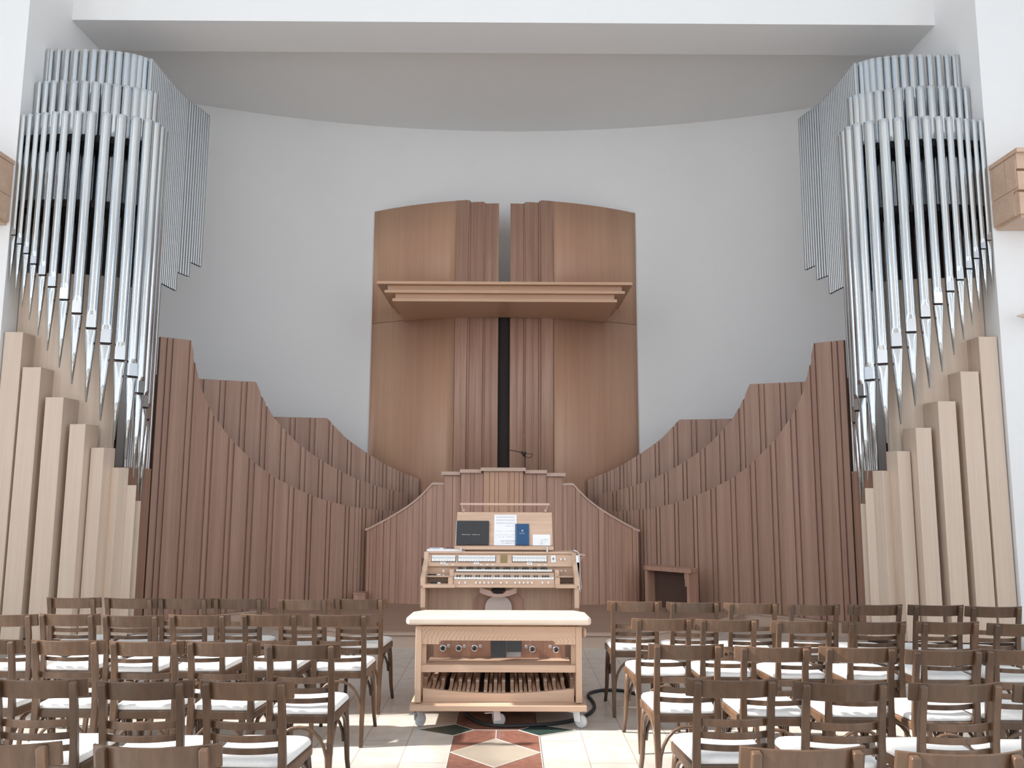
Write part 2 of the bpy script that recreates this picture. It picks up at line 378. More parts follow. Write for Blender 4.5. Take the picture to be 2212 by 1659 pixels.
# ================================================================ SLATTED SCREENS (three per side)
def path_fn(A, B, sag):
    A = Vector((*A, 0)); B = Vector((*B, 0)); t = (B - A); Ln = t.length; t.normalize(); nn = Vector((-t.y, t.x, 0))   # left of travel = outward/back
    def f(u):
        return A + t * (u * Ln) + nn * (sag * 4 * u * (1 - u))
    def nrm(u):
        d = t + nn * (sag * 4 * (1 - 2 * u) / Ln); d.normalize(); return Vector((d.y, -d.x, 0))   # toward the viewer
    return f, nrm, Ln
def slat_screen(name, A, B, sag, curve, label, mirror, thick=.05, pitch=.282, phase=.06, z0=.151, fine=0.72, mat='slat'):
    f, nrm, Ln = path_fn(A, B, sag); rnd = random.Random(hash(name + label[:5]) % 1000 if False else len(label) * 7 + int(abs(A[0]) * 100))
    # profile breakpoints (s, depth offset)
    br = [(0, 0)]; s = phase
    while s < Ln - .08:
        u = s / Ln
        g = .028 if u < .6 else .020
        for q in (0, .070 if u < .6 else .056):
            if s + q + g < Ln - .01: br += [(s + q, 0), (s + q + .002, -.030), (s + q + g - .002, -.026), (s + q + g, 0)]
        if u > fine:
            for q in (.15, .21):
                if s + q + .01 < Ln - .02: br += [(s + q, 0), (s + q + .0005, -.012), (s + q + .007, -.012), (s + q + .0075, 0)]
        s += pitch if u < .55 else pitch * (0.98 if u < .75 else .9)
    br.append((Ln, 0))
    out = [br[0]]
    for a, b in zip(br, br[1:]):
        nseg = max(1, int((b[0] - a[0]) / .035))
        for i in range(1, nseg + 1): t = i / nseg; out.append((a[0] + (b[0] - a[0]) * t, a[1] + (b[1] - a[1]) * t))
    mb = MB(); rows = []
    for s, o in out:
        u = s / Ln; p = f(u); nv = nrm(u); z1 = solve_z(p.x, p.y, curve)
        q = p + nv * o; r = p - nv * thick
        rows.append([(q.x, q.y, z0), (q.x, q.y, z1), (r.x, r.y, z1), (r.x, r.y, z0)])
    if mirror:
        rows = [[(-a, b, c) for a, b, c in r] for r in rows][::-1]
    k = mb.add([p for r in rows for p in r])
    for i in range(len(rows) - 1):
        a = k + 4 * i; b = a + 4
        for j in range(4): j2 = (j + 1) % 4; mb.quad([a + j, b + j, b + j2, a + j2])
    mb.quad([k, k + 1, k + 2, k + 3]); e = k + 4 * (len(rows) - 1); mb.quad([e + 3, e + 2, e + 1, e])
    o = mb.build(name, mat)
    return tag(o, label, 'wooden screen', 'slatted screens of the organ')
C1 = [(200, 1017), (344, 1017), (345, 727), (415, 735), (418, 762), (424, 795), (432, 830), (445, 865), (463, 898), (490, 938), (525, 975), (560, 1008), (600, 1035), (650, 1060), (700, 1080), (760, 1095), (830, 1102), (900, 1106), (960, 1108)]
C1 = [(150, 727)] + C1[2:]
C2 = [(300, 805), (430, 818), (555, 825), (560, 842), (572, 868), (590, 900), (612, 925), (640, 955), (680, 985), (720, 1010), (770, 1035), (820, 1052), (870, 1064), (910, 1070), (960, 1075)]
C3 = [(480, 897), (585, 900), (708, 903), (722, 920), (745, 944), (770, 963), (800, 983), (830, 1002), (860, 1017), (907, 1035), (960, 1050)]
for mir, sd in ((False, 'left'), (True, 'right')):
    slat_screen('slatted_screen', (-4.10, 9.63), (-1.55, 11.8), .10, C1, 'front and tallest curved slatted beech screen %s of the pulpit' % sd, mir)
    slat_screen('slatted_screen', (-4.55, 9.95), (-1.40, 12.08), .10, C2, 'middle curved slatted beech screen on the %s, between two others' % sd, mir, phase=.2)
    slat_screen('slatted_screen', (-4.4, 10.9), (-1.27, 12.32), .08, C3, 'rear and lowest curved slatted beech screen on the %s, beside the tall panel' % sd, mir, phase=.1)

# ================================================================ TALL PANEL BEHIND THE CROSS BEAM
XP = 2.12; YP0 = 12.2; BUL = .6; ZPT = at(1013, 432, 12.24).z
def panY(x): return YP0 + BUL * (x / XP) ** 2
def panel_half(s):
    t = thing('tall_altar_panel', 'tall curved beech panel, %s half beside the dark slit' % ('left' if s < 0 else 'right'), 'wall panel', (s * 1.1, 12.4, 0), 'halves of the tall panel')
    def strip(name, xa, xb, off, z0, z1, mat, th=.03, n=12):
        mb = MB(); A = []; Bk = []
        for i in range(n + 1):
            x = xa + (xb - xa) * i / n; A.append((s * x, panY(x) + off)); Bk.append((s * x, panY(x) + off + th))
        P = A + Bk[::-1]
        if s < 0: P = P[::-1]
        # side walls per column for a clean curved prism
        k = mb.add([(x, y, z) for (x, y) in A for z in (z0, z1)] + [(x, y, z) for (x, y) in Bk for z in (z0, z1)]); m2 = 2 * (n + 1)
        for i in range(n):
            a = k + 2 * i; q = [a, a + 2, a + 3, a + 1]; r = [a + m2, a + m2 + 1, a + m2 + 3, a + m2 + 2]
            tt = [a + 1, a + 3, a + m2 + 3, a + m2 + 1]; bb = [a, a + m2, a + m2 + 2, a + 2]
            for f_ in (q, r, tt, bb): mb.quad(f_ if s > 0 else f_[::-1], f_ in (q, r))
        e = k + 2 * n
        mb.quad([k, k + 1, k + m2 + 1, k + m2]); mb.quad([e, e + m2, e + m2 + 1, e + 1])
        return mb.build(name, mat, t)
    zs = at(900, 690, panY(1.3)).z
    strip('lower_panel', .76, XP, 0, .15, zs, 'panel'); strip('upper_panel', .76, XP, 0, zs + .006, ZPT, 'panel')
    strip('board', .565, .755, -.008, .15, ZPT, 'batten')
    strip('board', .325, .535, .045, .15, ZPT - .02, 'batten', .03)
    strip('board', .09, .300, .085, .15, ZPT - .035, 'batten', .03)
    strip('fillet', .535, .562, .015, .15, ZPT - .005, 'batten', .06, 1); strip('fillet', .300, .322, .065, .15, ZPT - .028, 'batten', .05, 1)
    strip('fillet', .425, .450, .040, .15, ZPT - .02, 'batten', .03, 1); strip('fillet', .185, .20, .080, .15, ZPT - .035, 'batten', .03, 1)
    if s < 0: mb = MB(); mb.box(-.12, .12, YP0 + .16, YP0 + .18, .15, 4.35); mb.build('slit_shade_board', 'dark', t)  # added dark board, its colour gives the lower slit its shade
    mb = MB(); x0, x1 = sorted((s * (XP - .03), s * XP)); mb.box(x0, x1, panY(XP) + .03, arcY(XP), .15, ZPT); mb.build('return_board', 'panel', t)
for s in (-1, 1): panel_half(s)

# cross beam: stacked wedge-shaped boards sloping out of the panel
cb = thing('cross_beam', 'wide stepped beech shelf forming the cross arm before the tall panel', 'shelf', (0, 11.9, 4.6))
def cboard(name, l, r, yt, yb, front, mat, inset=0.0):
    a = at(l[0], l[1], front); b = at(r[0], r[1], front); zt = (a.z + b.z) / 2; th = (yb - yt) * front / F
    hw = (b.x - a.x) / 2 - inset; cx = 0.013; n = 16; P = [(cx - hw, front + inset), (cx + hw, front + inset)]
    hb = hw
    for i in range(n + 1): x = hb - 2 * hb * i / n; P.append((cx + x, panY(x) - .002))
    mb = MB(); mb.hexa([(x, y, zt - th) for x, y in P], [(x, y, zt) for x, y in P]); return mb.build(name, mat, cb), zt, th, hw
YC = 11.12
_, zt1, th1, hw1 = cboard('board', (815, 607), (1367, 610), 607, 613, YC, 'shelf')
_, zt2, th2, hw2 = cboard('board', (831, 626), (1350, 629), 626, 632, YC + .02, 'shelf')
_, zt3, th3, hw3 = cboard('board', (848, 644), (1333, 647), 644, 650.5, YC + .04, 'shelf')
for (za, zb, hw) in ((zt1 - th1, zt2, hw2 - .03), (zt2 - th2, zt3, hw3 - .03)):
    mb = MB(); n = 16; P = [(.013 - hw, YC + .10), (.013 + hw, YC + .10)] + [(.013 + hw - 2 * hw * i / n, panY(hw - 2 * hw * i / n) - .002) for i in range(n + 1)]
    mb.hexa([(x, y, zb) for x, y in P], [(x, y, za) for x, y in P]); mb.build('spacer', 'shelf', cb)

# ================================================================ PULPIT SCREEN
pu = thing('pulpit', 'stepped beech pulpit with curved low wings behind the organ console', 'pulpit', (0, 11, .15))
ZPb = .15
def pbox(name, xa, xb, y, ztop, mat='slat', th=.04):
    return MB().box(xa, xb, y, y + th, ZPb, ztop).build(name, mat, pu)
YU = 10.95
def zpx(py, Y, px=1090): return at(px, py, Y).z
def xpx(px, Y, py=1020): return at(px, py, Y).x
steps = [('c', 1045, 1130, YU, 1018), ('l1', 996, 1045, YU + .06, 1022), ('r1', 1130, 1180, YU + .06, 1024), ('l2', 961, 996, YU + .12, 1028), ('r2', 1180, 1214, YU + .12, 1030)]
for nm, a, b, Y, py in steps:
    xa, xb = xpx(a, Y), xpx(b, Y); zt = zpx(py, Y)
    # boards with thin grooves
    mb = MB(); cuts = {'c': [0, .15, .28, .38, 1.0 - .38 + .0, .66, .78, .9, 1], 'l1': [0, .42, .58, 1], 'r1': [0, .42, .58, 1], 'l2': [0, .5, 1], 'r2': [0, .5, 1]}[nm]
    for u, v in zip(cuts, cuts[1:]): mb.box(xa + (xb - xa) * u + .003, xa + (xb - xa) * v - .003, Y, Y + .03, ZPb, zt)
    mb.box(xa, xb, Y + .015, Y + .06, ZPb, zt); mb.build('front_panel', 'batten' if nm != 'c' else 'panel', pu)
for a, b, Y, y0, y1 in ((1038, 1136, YU - .05, 1010, 1018), (993, 1040, YU + .01, 1014, 1022), (1134, 1182, YU + .01, 1015, 1023), (953, 995, YU + .07, 1019, 1027), (1180, 1222, YU + .07, 1021, 1029)):
    MB().box(xpx(a, Y), xpx(b, Y), Y, YU + .5, zpx(y1, Y), zpx(y0, Y)).build('cap_board', 'pinkwood', pu, .004)
MB().box(xpx(961, YU + .2), xpx(961, YU + .2) + .04, YU + .13, YU + .5, ZPb, zpx(1030, YU)).build('side_board', 'slat', pu)
MB().box(xpx(1214, YU + .2) - .04, xpx(1214, YU + .2), YU + .13, YU + .5, ZPb, zpx(1032, YU)).build('side_board', 'slat', pu)
WL = [(785, 1145), (800, 1138), (830, 1122), (855, 1108), (880, 1092), (900, 1077), (915, 1063), (928, 1049), (934, 1042), (962, 1043)]
def wing(s):
    Yo, Yi = 11.40, 11.12; xo, xi = 1.87, .79
    n = 150; g = .0
    rows = []; caps = []; x = xi; i = 0; xs = []
    rr = random.Random(5 if s < 0 else 9); bx = xi
    while bx < xo - .02:
        wd = rr.choice((.045, .05, .065, .085, .1)); e = min(bx + wd, xo); nn = max(2, int((e - bx) / .012))
        xs += [(bx, 0)]
        d = rr.choice((0, 0, .008, .018))
        for q in range(nn + 1): xs.append((bx + .0015 + (e - bx - .0045) * q / nn, -d))
        xs += [(e - .0028, .012), (e - .0005, .012)]; bx = e
    for x, o in xs:
        u = (x - xi) / (xo - xi); Y = Yi + (Yo - Yi) * u ** 1.3
        z1 = solve_z(-x, Y, WL) - .02
        rows.append([(s * x, Y + o, ZPb), (s * x, Y + o, z1), (s * x, Y + .045, z1), (s * x, Y + .045, ZPb)])
    if s < 0: rows = rows[::-1]
    mb = MB(); k = mb.add([p for r in rows for p in r])
    for i in range(len(rows) - 1):
        a = k + 4 * i; b = a + 4
        for j in range(4): j2 = (j + 1) % 4; mb.quad([a + j, b + j, b + j2, a + j2])
    mb.quad([k, k + 1, k + 2, k + 3]); e = k + 4 * (len(rows) - 1); mb.quad([e + 3, e + 2, e + 1, e])
    mb.build('wing_panel', 'batten', pu)
    mb = MB(); rings = []
    for i in range(41):
        x = xi - .02 + (xo + .02 - xi + .02) * i / 40; u = min(1, max(0, (x - xi) / (xo - xi))); Y = Yi + (Yo - Yi) * u ** 1.3
        z = solve_z(-min(x, xo), Y, WL)
        r = [(s * x, Y - .02, z - .03), (s * x, Y - .02, z), (s * x, Y + .07, z), (s * x, Y + .07, z - .03)]
        rings.append(r)
    if s > 0: rings = [r[::-1] for r in rings]
    mb.rings(rings, False, True); mb.build('curved_cap', 'pinkwood', pu)
for s in (-1, 1): wing(s)

# ================================================================ WOODEN ORGAN PIPES (square) AND BACKING
ZTA = at(147, 243, 8.40).z; ZTB = at(150, 172, 8.60).z; ZTC = at(143, 105, 8.80).z
MO = [(30, 510), (42.5, 529), (57.5, 550), (73, 573), (92, 597.5), (113, 623), (139, 651), (166, 681), (197, 713), (228, 746), (258, 782.5), (283.5, 817), (300, 853), (309, 883), (314, 909)]
TI = [607, 634, 663, 692, 725, 758, 794, 830, 869, 909, 950, 992, 1031, 1066, 1095]
YA = [8.47, 8.455, 8.44, 8.425, 8.41, 8.40, 8.40, 8.41, 8.44, 8.48, 8.53, 8.59, 8.67, 8.77, 8.87]
DA = [.052, .056, .062, .07, .08, .088, .098, .106, .112, .118, .116, .11, .104, .10, .10]
ANG = [0, 0, 0, 0, 0, 0, 4, 8, 12, 18, 28, 45, 60, 72, 80]

PW = [(0, 44, 717, 8.50, 0, .21), (47, 91, 793, 8.50, 0, .21), (96, 140, 858, 8.50, 3, .21), (148, 188, 916, 8.52, 8, .195), (192, 229, 967, 8.57, 18, .185), (232, 261, 1010, 8.64, 32, .17), (264, 280, 1048, 8.74, 52, .15), (283, 291, 1082, 8.85, 68, .14)]
for s in (-1, 1):
    sd = 'left' if s < 0 else 'right'
    pl = thing('organ_plinth', 'low wooden plinth under the square wooden pipes on the %s' % sd, 'plinth', (s * 4.6, 8.8, 0))
    x0, x1 = sorted((s * 5.26, s * 3.98)); MB().box(x0, x1, 8.62, 9.1, 0, .14).build('plinth_body', 'walnut', pl)
    for i, (a, b, py, Y, ang, wd) in enumerate(PW):
        pa, pb = at(a, py, Y), at(b, py, Y); cx = (pa.x + pb.x) / 2; zt = pa.z
        if i == 0: cx = -5.165
        wd -= .016; dp = (.27, .27, .27, .22, .16, .12, .09, .08)[i]
        o = thing('square_wooden_pipe', 'square pale oak organ pipe, %s side, %s from the outer wall' % (sd, ORD[i]), 'organ pipe', (s * cx, Y, .142), 'square wooden pipes')
        rm = Matrix.Rotation(math.radians(ang) * (1 if s < 0 else -1), 4, 'Z')
        # local frame: front face at y=0, normal turns toward the middle of the room
        mb = MB(); mb.box(-wd / 2, wd / 2, 0, dp, 0, zt - .142, rm); mb.build('pipe_body', 'post', o, .003, local=True); k_ = MB(); k_.box(-wd * .44, wd * .44, .012, dp - .012, -.004, 0.0, rm); k_.build('foot_block', 'walnut', o, local=True)
    # backing panel following the tower
    BK = [(5.27, 8.72), (4.9, 8.74), (4.6, 8.78), (4.35, 8.86), (4.26, 8.93)]
    mb = MB(); P = [(s * x, y) for x, y in BK]; Q = [(s * (x + .02 if i > 4 else x), y + .05) for i, (x, y) in enumerate(BK)]
    zt = 4.0
    k = mb.add([(x, y, z) for x, y in P for z in (.0, zt)] + [(x, y, z) for x, y in Q for z in (.0, zt)]); n = len(P)
    for i in range(n - 1):
        a = k + 2 * i; b = a + 2 * n
        for q in ([a, a + 2, a + 3, a + 1], [b, b + 1, b + 3, b + 2], [a + 1, a + 3, b + 3, b + 1]): mb.quad(q if s > 0 else q[::-1], False)
    bk = mb.build('organ_backing_panel', 'post'); tag(bk, 'brown wooden backing board behind the pipe feet, %s tower' % sd, 'wall panel')
    # upper frame carrying the pipes, coloured near-black to blend into the shaded gaps
    fr_ = thing('pipe_rack', 'dark rack hidden behind the metal pipes of the %s tower' % sd, 'pipe rack', (s * 4.6, 9.1, 4.0))
    for z in (4.66, 5.4):
        P = [(s * -min(at(MO[i][0], MO[i][1], YA[i]).x, 9) if 0 else s * min(-at(MO[i][0], MO[i][1], YA[i]).x, XJ - .03), YA[i] + DA[i] / 2 - .006) for i in range(12)]
        P += [(s * 4.155, 9.0), (s * 4.15, 9.6), (s * 4.12, 10.0), (s * 4.05, 10.25), (s * 4.005, 10.45)]
        Q = [(s * 5.27, 9.25), (s * 4.45, 9.25), (s * 4.26, 9.5), (s * 4.24, 10.0), (s * 4.10, 10.45)]
        P[0] = (s * 5.27, P[0][1])
        pts = P + Q[::-1]
        if s < 0: pts = pts[::-1]
        mb = MB(); mb.hexa([(x, y, z) for x, y in pts], [(x, y, z + .08) for x, y in pts]); mb.build('rack_board', 'dark', fr_)
    Q = [(s * 5.27, 9.24), (s * 4.5, 9.24), (s * 4.28, 9.36)]; Q2 = [(x, y + .02) for x, y in Q][::-1]; pts = Q + Q2
    if s < 0: pts = pts[::-1]
    mb = MB(); mb.hexa([(x, y, 4.0) for x, y in pts], [(x, y, ZTB - .12) for x, y in pts]); mb.build('gap_shade_board', 'dark', fr_)  # filler board added so the gaps between the pipes go dark
    for x, y in ((5.2, 9.06), (4.4, 9.2)):
        MB().box(s * x - .04, s * x + .04, y - .04, y + .04, 0.0, 6.2).build('upright', 'walnut', fr_)

# ================================================================ METAL ORGAN PIPES
def metal_pipe(X, Y, r, zt, zm, ztip, ang, mirror, label, group):
    o = thing('metal_organ_pipe', label, 'organ pipe', (X, Y, ztip), group)
    n = 28; H = zm + r * 3.0            # top of upper lip
    a0 = -math.pi / 2 + ang             # direction the mouth faces
    def ring(z, rr, flat=0.0):
        P = []
        c = rr * (1 - flat * .34)
        for i in range(n):
            t = 2 * math.pi * i / n; dx = math.cos(t); dy = math.sin(t)
            d = dx * math.cos(a0) + dy * math.sin(a0)      # component toward the mouth
            p = Vector((dx * rr, dy * rr, 0)); ov = d * rr - c
            if flat > 0 and ov > 0: p -= Vector((math.cos(a0), math.sin(a0), 0)) * ov
            P.append((p.x, p.y, z - ztip))
        return P
    mb = MB(); mb.rings([ring(zm + r * .42, r, 1), ring(H - .02, r, 1), ring(H - .01, r, 1), ring(H + .03, r, 0), ring(H + .04, r, 0), ring(H + .30, r, 0), ring(zt - .05, r), ring(zt - .004, r), ring(zt, r * .98), ring(zt, r * .9), ring(zt - .12, r * .9)], True, False)
    mb.build('pipe_body', 'tin', o, local=True)
    mb = MB(); Lf = zm - ztip
    mb.rings([ring(ztip, r * .13), ring(ztip + Lf * .5, r * .56), ring(zm - r * 1.6, r * .93), ring(zm - r * .2, r, 1), ring(zm - .004, r, 1), ring(zm, r * .98, 1), ring(zm, r * .5, 1)], True, True)
    mb.build('pipe_foot', 'tin', o, local=True)
    u = Vector((math.cos(a0), math.sin(a0), 0)); v = Vector((-u.y, u.x, 0)); c = r * .66; hw = r * .72
    fm = Matrix(((v.x, u.x, 0, 0), (v.y, u.y, 0, 0), (0, 0, 1, 0), (0, 0, 0, 1)))
    mb = MB(); mb.box(-hw, hw, c - .004, c + .003, zm + r * .42 - ztip, H - .012 - ztip, fm); mb.build('upper_lip', 'tinlip', o, local=True)
    mb = MB(); mb.box(-hw, hw, c - .02, c - .004, zm - ztip + .0005, zm + r * .42 - ztip - .0005, fm); mb.build('mouth_shade', 'dark', o, local=True)  # black block stands in for the shade inside the mouth
    return o
def plain_pipe(name, X, Y, r, z0, zt, label, group, mat='tin', n=20):
    mb = MB(); mb.rings([[(r * k * math.cos(2 * math.pi * i / n), r * k * math.sin(2 * math.pi * i / n), z) for i in range(n)] for k, z in ((1, 0), (1, zt - z0 - .05), (1, zt - z0 - .004), (.98, zt - z0), (.9, zt - z0), (.9, zt - z0 - .1))], True, False)
    o = mb.build(name, mat); o.location = (X, Y, z0); return tag(o, label, 'organ pipe', group)
TB = [(68, 177), (83, 175), (98, 174), (115, 173), (135, 172), (157, 172), (180, 173.5), (204, 175.5), (228, 178), (249, 180.5), (271, 184), (291, 187.5), (307, 191), (319, 194.5), (329, 199)]
TC = [(81, 106), (94, 105.5), (109, 105.5), (125, 105), (143, 105), (162, 105), (182, 105), (201, 105.5), (220, 106.5), (238, 108), (255, 110), (272, 112.5), (287, 115.5), (300, 119), (311, 123), (320, 127)]
for s in (-1, 1):
    sd = 'left' if s < 0 else 'right'
    for i, ((mx, my), ty) in enumerate(zip(MO, TI)):
        Y = YA[i]; pm = at(mx, my, Y); pt = at(mx - 8, ty, Y)
        X = pm.x; r = DA[i] / 2 * 1.02
        X = max(X, -XJ + r + .004)
        metal_pipe(s * -X, Y, r, ZTA, pm.z, pt.z, math.radians(ANG[i]) * (1 if s < 0 else -1), s > 0,
                   'shiny front-row metal organ pipe, %s tower, %s from the outer wall' % (sd, ORD[i]), 'front row metal pipes of the %s tower' % sd)
    for tops, zt, wds, tier, zb in ((TB, ZTB, (.06, .105), 'middle', 4.74), (TC, ZTC, (.055, .085), 'top', 4.74)):
        for i, (px, py) in enumerate(tops):
            p = atz(px, py, zt); r = (wds[0] + (wds[1] - wds[0]) * min(1, i / 7)) / 2
            X = max(p.x, -XJ + r + .004)
            plain_pipe('metal_organ_pipe', s * -X, p.y + r, r, zb, zt, 'metal organ pipe in the %s tier of the %s tower, %s from outside' % (tier, sd, ORD[i]), '%s tier of the %s tower' % (tier, sd))
    lp = thing('low_side_panel', 'low plain beech panel under the longest thin pipes, %s side' % sd, 'wall panel', (s * 4.17, 9.28, .15))
    x0, x1 = sorted((s * 4.105, s * 4.24)); MB().box(x0, x1, 8.97, 9.60, .15, 1.875).build('panel_body', 'slat', lp); MB().box(x0, x1, 8.965, 9.605, 1.875, 1.892).build('top_edge', 'batten', lp)
    # thin pipes receding along the inner side of the case
    zc = at(450, 247, 10.4).z
    yy = 9.0; i = 0; SX = [(9.0, 4.135), (9.6, 4.13), (10.0, 4.10), (10.25, 4.03), (10.45, 3.985)]
    while yy < 10.43:
        if yy < 9.58: z0, lab = 1.892, 'longest thin metal pipe'
        elif yy < 9.97: z0, lab = at(352, 612, 9.6).z, 'thin metal pipe in the lower step'
        elif yy < 10.21: z0, lab = at(390, 591, 10.05).z, 'thin metal pipe in the middle step'
        else: z0, lab = at(431, 575, 10.4).z, 'thin metal pipe in the upper step'
        plain_pipe('thin_organ_pipe', s * interp(SX, yy), yy, .0215, z0, zc, lab + ' along the inner side of the %s tower' % sd, 'thin side pipes of the %s tower, ' % sd + lab, 'tinfine', 10)
        yy += .0475; i += 1

# ================================================================ CORNICE BOXES ON THE FRONT WALL
zt = at(2180, 320, 7.98).z; zb = at(2187, 466, 7.98).z
for s in (-1, 1):
    sd = 'left' if s < 0 else 'right'
    t = thing('cornice_box', 'stepped beech cornice box high on the white wall, %s of the pipes' % sd, 'cornice', (s * 6.5, 8.2, zb))
    def bx(nm, y0, z0, z1, x0=5.30, mat='oak'):
        a, b = sorted((s * x0, s * 8.1)); return MB().box(a, b, y0, 8.455, z0, z1).build(nm, mat, t)
    hh = zt - zb
    bx('top_board', 7.96, zt - .045, zt, 5.285); bx('upper_board', 8.0, zt - .26 * hh - .02, zt - .045)
    bx('recess', 8.06, zt - .30 * hh - .02, zt - .26 * hh - .02, 5.31); bx('middle_board', 8.0, zt - .60 * hh, zt - .30 * hh - .02)
    bx('recess', 8.06, zt - .64 * hh, zt - .60 * hh, 5.31); bx('lower_board', 8.0, zb + .03, zt - .64 * hh); bx('base_board', 8.03, zb, zb + .03, 5.32)
    a, b = sorted((s * 5.292, s * 5.302)); MB().box(a, b, 8.09, 8.45, zb + .04, zb + .42 * hh).build('side_facing', 'oak', t)
    MB().box(a, b, 8.20, 8.45, zb + .44 * hh, zt - .06).build('side_facing', 'oak', t); MB().box(a, b, 8.02, 8.19, zb + .44 * hh, zt - .06).build('side_facing', 'oak', t)
# small wooden bracket at the right edge of the picture
p = at(2196, 683, 8.25)
t = thing('wall_bracket', 'pointed wooden bracket on the white wall at the right edge', 'bracket', (p.x, p.y, p.z))
mb = MB(); mb.tube([(p.x, p.y, p.z), (p.x + .06, p.y + .01, p.z + .006), (p.x + .2, p.y + .03, p.z + .01), (p.x + .5, p.y + .15, p.z + .01)], [.004, .02, .035, .04], 10); mb.build('arm', 'post', t)
MB().box(p.x + .42, p.x + .55, p.y + .1, YF - .002, p.z - .09, p.z + .1).build('back_plate', 'post', t)

# ================================================================ SIDE BENCH, LOW BOX, MICROPHONE
t = thing('wooden_side_bench', 'low wooden bench against the right slatted screen, dark underneath', 'bench', (2.1, 10.8, .15))
A = Vector((1.86, 10.92, 0)); Bv = Vector((2.36, 10.42, 0)); Cv = Vector((2.50, 10.60, 0)); Dv = Vector((2.02, 11.12, 0)); zt = at(1475, 1229, 10.45).z
q = [A, Bv, Cv, Dv]
mb = MB(); mb.hexa([(v.x, v.y, zt - .055) for v in q], [(v.x, v.y, zt) for v in q]); mb.build('seat_board', 'batten', t, .003)
e = (Bv - A).normalized(); nn = Vector((-e.y, e.x, 0))
def ebox(s0, s1, n0, n1, z0, z1, nm, mat='batten'):
    P = [A + e * s0 + nn * n0, A + e * s1 + nn * n0, A + e * s1 + nn * n1, A + e * s0 + nn * n1]
    return MB().hexa([(v.x, v.y, z0) for v in P], [(v.x, v.y, z1) for v in P]).build(nm, mat, t)
Lb = (Bv - A).length
ebox(Lb - .07, Lb - .03, .02, .22, .15, zt - .055, 'end_board'); ebox(Lb - .11, Lb - .07, .03, .2, zt - .13, zt - .055, 'bracket')
ebox(Lb - .09, Lb - .03, .01, .03, zt - .22, zt - .055, 'bracket')
ebox(.0, .04, .02, .22, .15, zt - .055, 'end_board'); ebox(.04, Lb - .07, .19, .21, .15, zt - .055, 'back_board', 'walnut')  # dark board fills the hollow, its colour standing in for shade
p0 = at(765, 1282, 11.25); p1 = at(792, 1282, 11.25)
t = thing('low_wooden_box', 'low brown wooden box beside the left pulpit wing', 'box', (p0.x, 11.3, .15))
MB().box(p0.x, p1.x - .01, 11.2, 11.38, .15, p0.z).build('box_body', 'batten', t, .004); MB().box(p0.x - .01, p1.x - .01, 11.19, 11.385, p0.z, p0.z + .015).build('lid', 'batten', t)
pb = at(1134, 1008, 11.15)
t = thing('microphone_stand', 'black microphone boom rising behind the pulpit top', 'microphone', (pb.x, pb.y, .15))
mid = at(1131, 978, 11.15); tip = at(1100, 972, 11.15)
mb = MB(); mb.tube([(pb.x, pb.y, .17), (pb.x, pb.y, mid.z)], .008, 8); mb.build('pole', 'black', t)
mb = MB(); mb.tube([mid + Vector((.03, 0, -.004)), mid, tip], [.007, .007, .005], 8); mb.build('boom_arm', 'black', t)
mb = MB(); mb.tube([mid + Vector((-.03, -.012, .0)), mid + Vector((.035, -.012, -.012))], [.02, .024], 10); mb.tube([mid + Vector((0, -.01, -.05)), mid + Vector((.004, -.01, .0))], .013, 8); mb.build('clamp', 'black', t)
c = mid + Vector((.07, -.01, -.035)); mb = MB(); mb.tube([c + Vector((.052 * math.cos(a), 0, .026 * math.sin(a) + .006 * math.cos(2 * a))) for a in [i * 2 * math.pi / 20 for i in range(21)]], .005, 6, cap=False); mb.build('cable_loop', 'black', t)
mb = MB(); mb.cyl((pb.x, pb.y), .12, .15, .17, 20); mb.build('base', 'black', t)

# ================================================================ ORGAN CONSOLE
YP = 5.90
con = thing('organ_console', 'two-manual oak organ console on a wheeled platform in the aisle', 'organ console', (0.01, 6.6, 0))
XC = 0.012
def cbx(nm, x0, x1, y0, y1, z0, z1, mat='oak', bev=.003, par=None):
    return MB().box(XC + x0, XC + x1, y0, y1, z0, z1).build(nm, mat, par or con, bev)
# platform with casters
plat = cbx('platform', -.617, .617, YP, 7.32, .125, .165, 'oak', .005)
def caster(x, y, turn, far=False):
    c = MB()
    R_ = Matrix.Translation((x, y, 0)) @ Matrix.Rotation(turn, 4, 'Z')
    c.box(-.03, .03, -.03, .03, .112, .125, R_)
    for q in (-.019, .019): c.hexa([R_ @ Vector(v) for v in ((-.02, q - .003, .045), (.028, q - .003, .045), (.028, q + .003, .045), (-.02, q + .003, .045))], [R_ @ Vector(v) for v in ((-.03, q - .003, .114), (.02, q - .003, .114), (.02, q + .003, .114), (-.03, q + .003, .114))])
    c.box(-.085, -.02, -.012, .012, .098, .104, R_)
    o = c.build('caster', 'zinc', con)
    w_ = MB(); n = 20
    w_.rings([[tuple(R_ @ Vector((.022 + rr * math.cos(2 * math.pi * i / n), yy, .046 + rr * math.sin(2 * math.pi * i / n)))) for i in range(n)] for rr, yy in ((.038, -.013), (.046, -.008), (.046, .008), (.038, .013))])
    w_.build('wheel', 'wheel', o)
for x, y, tn in ((-.56, 5.98, .9), (-.015, 5.99, .35), (.56, 5.98, -.5), (-.56, 7.2, 0), (0, 7.2, 0), (.56, 7.2, 0)): caster(XC + x, y, tn)
cbx('skid_beam', -.22, .27, 6.35, 6.45, .03, .12, 'oak')
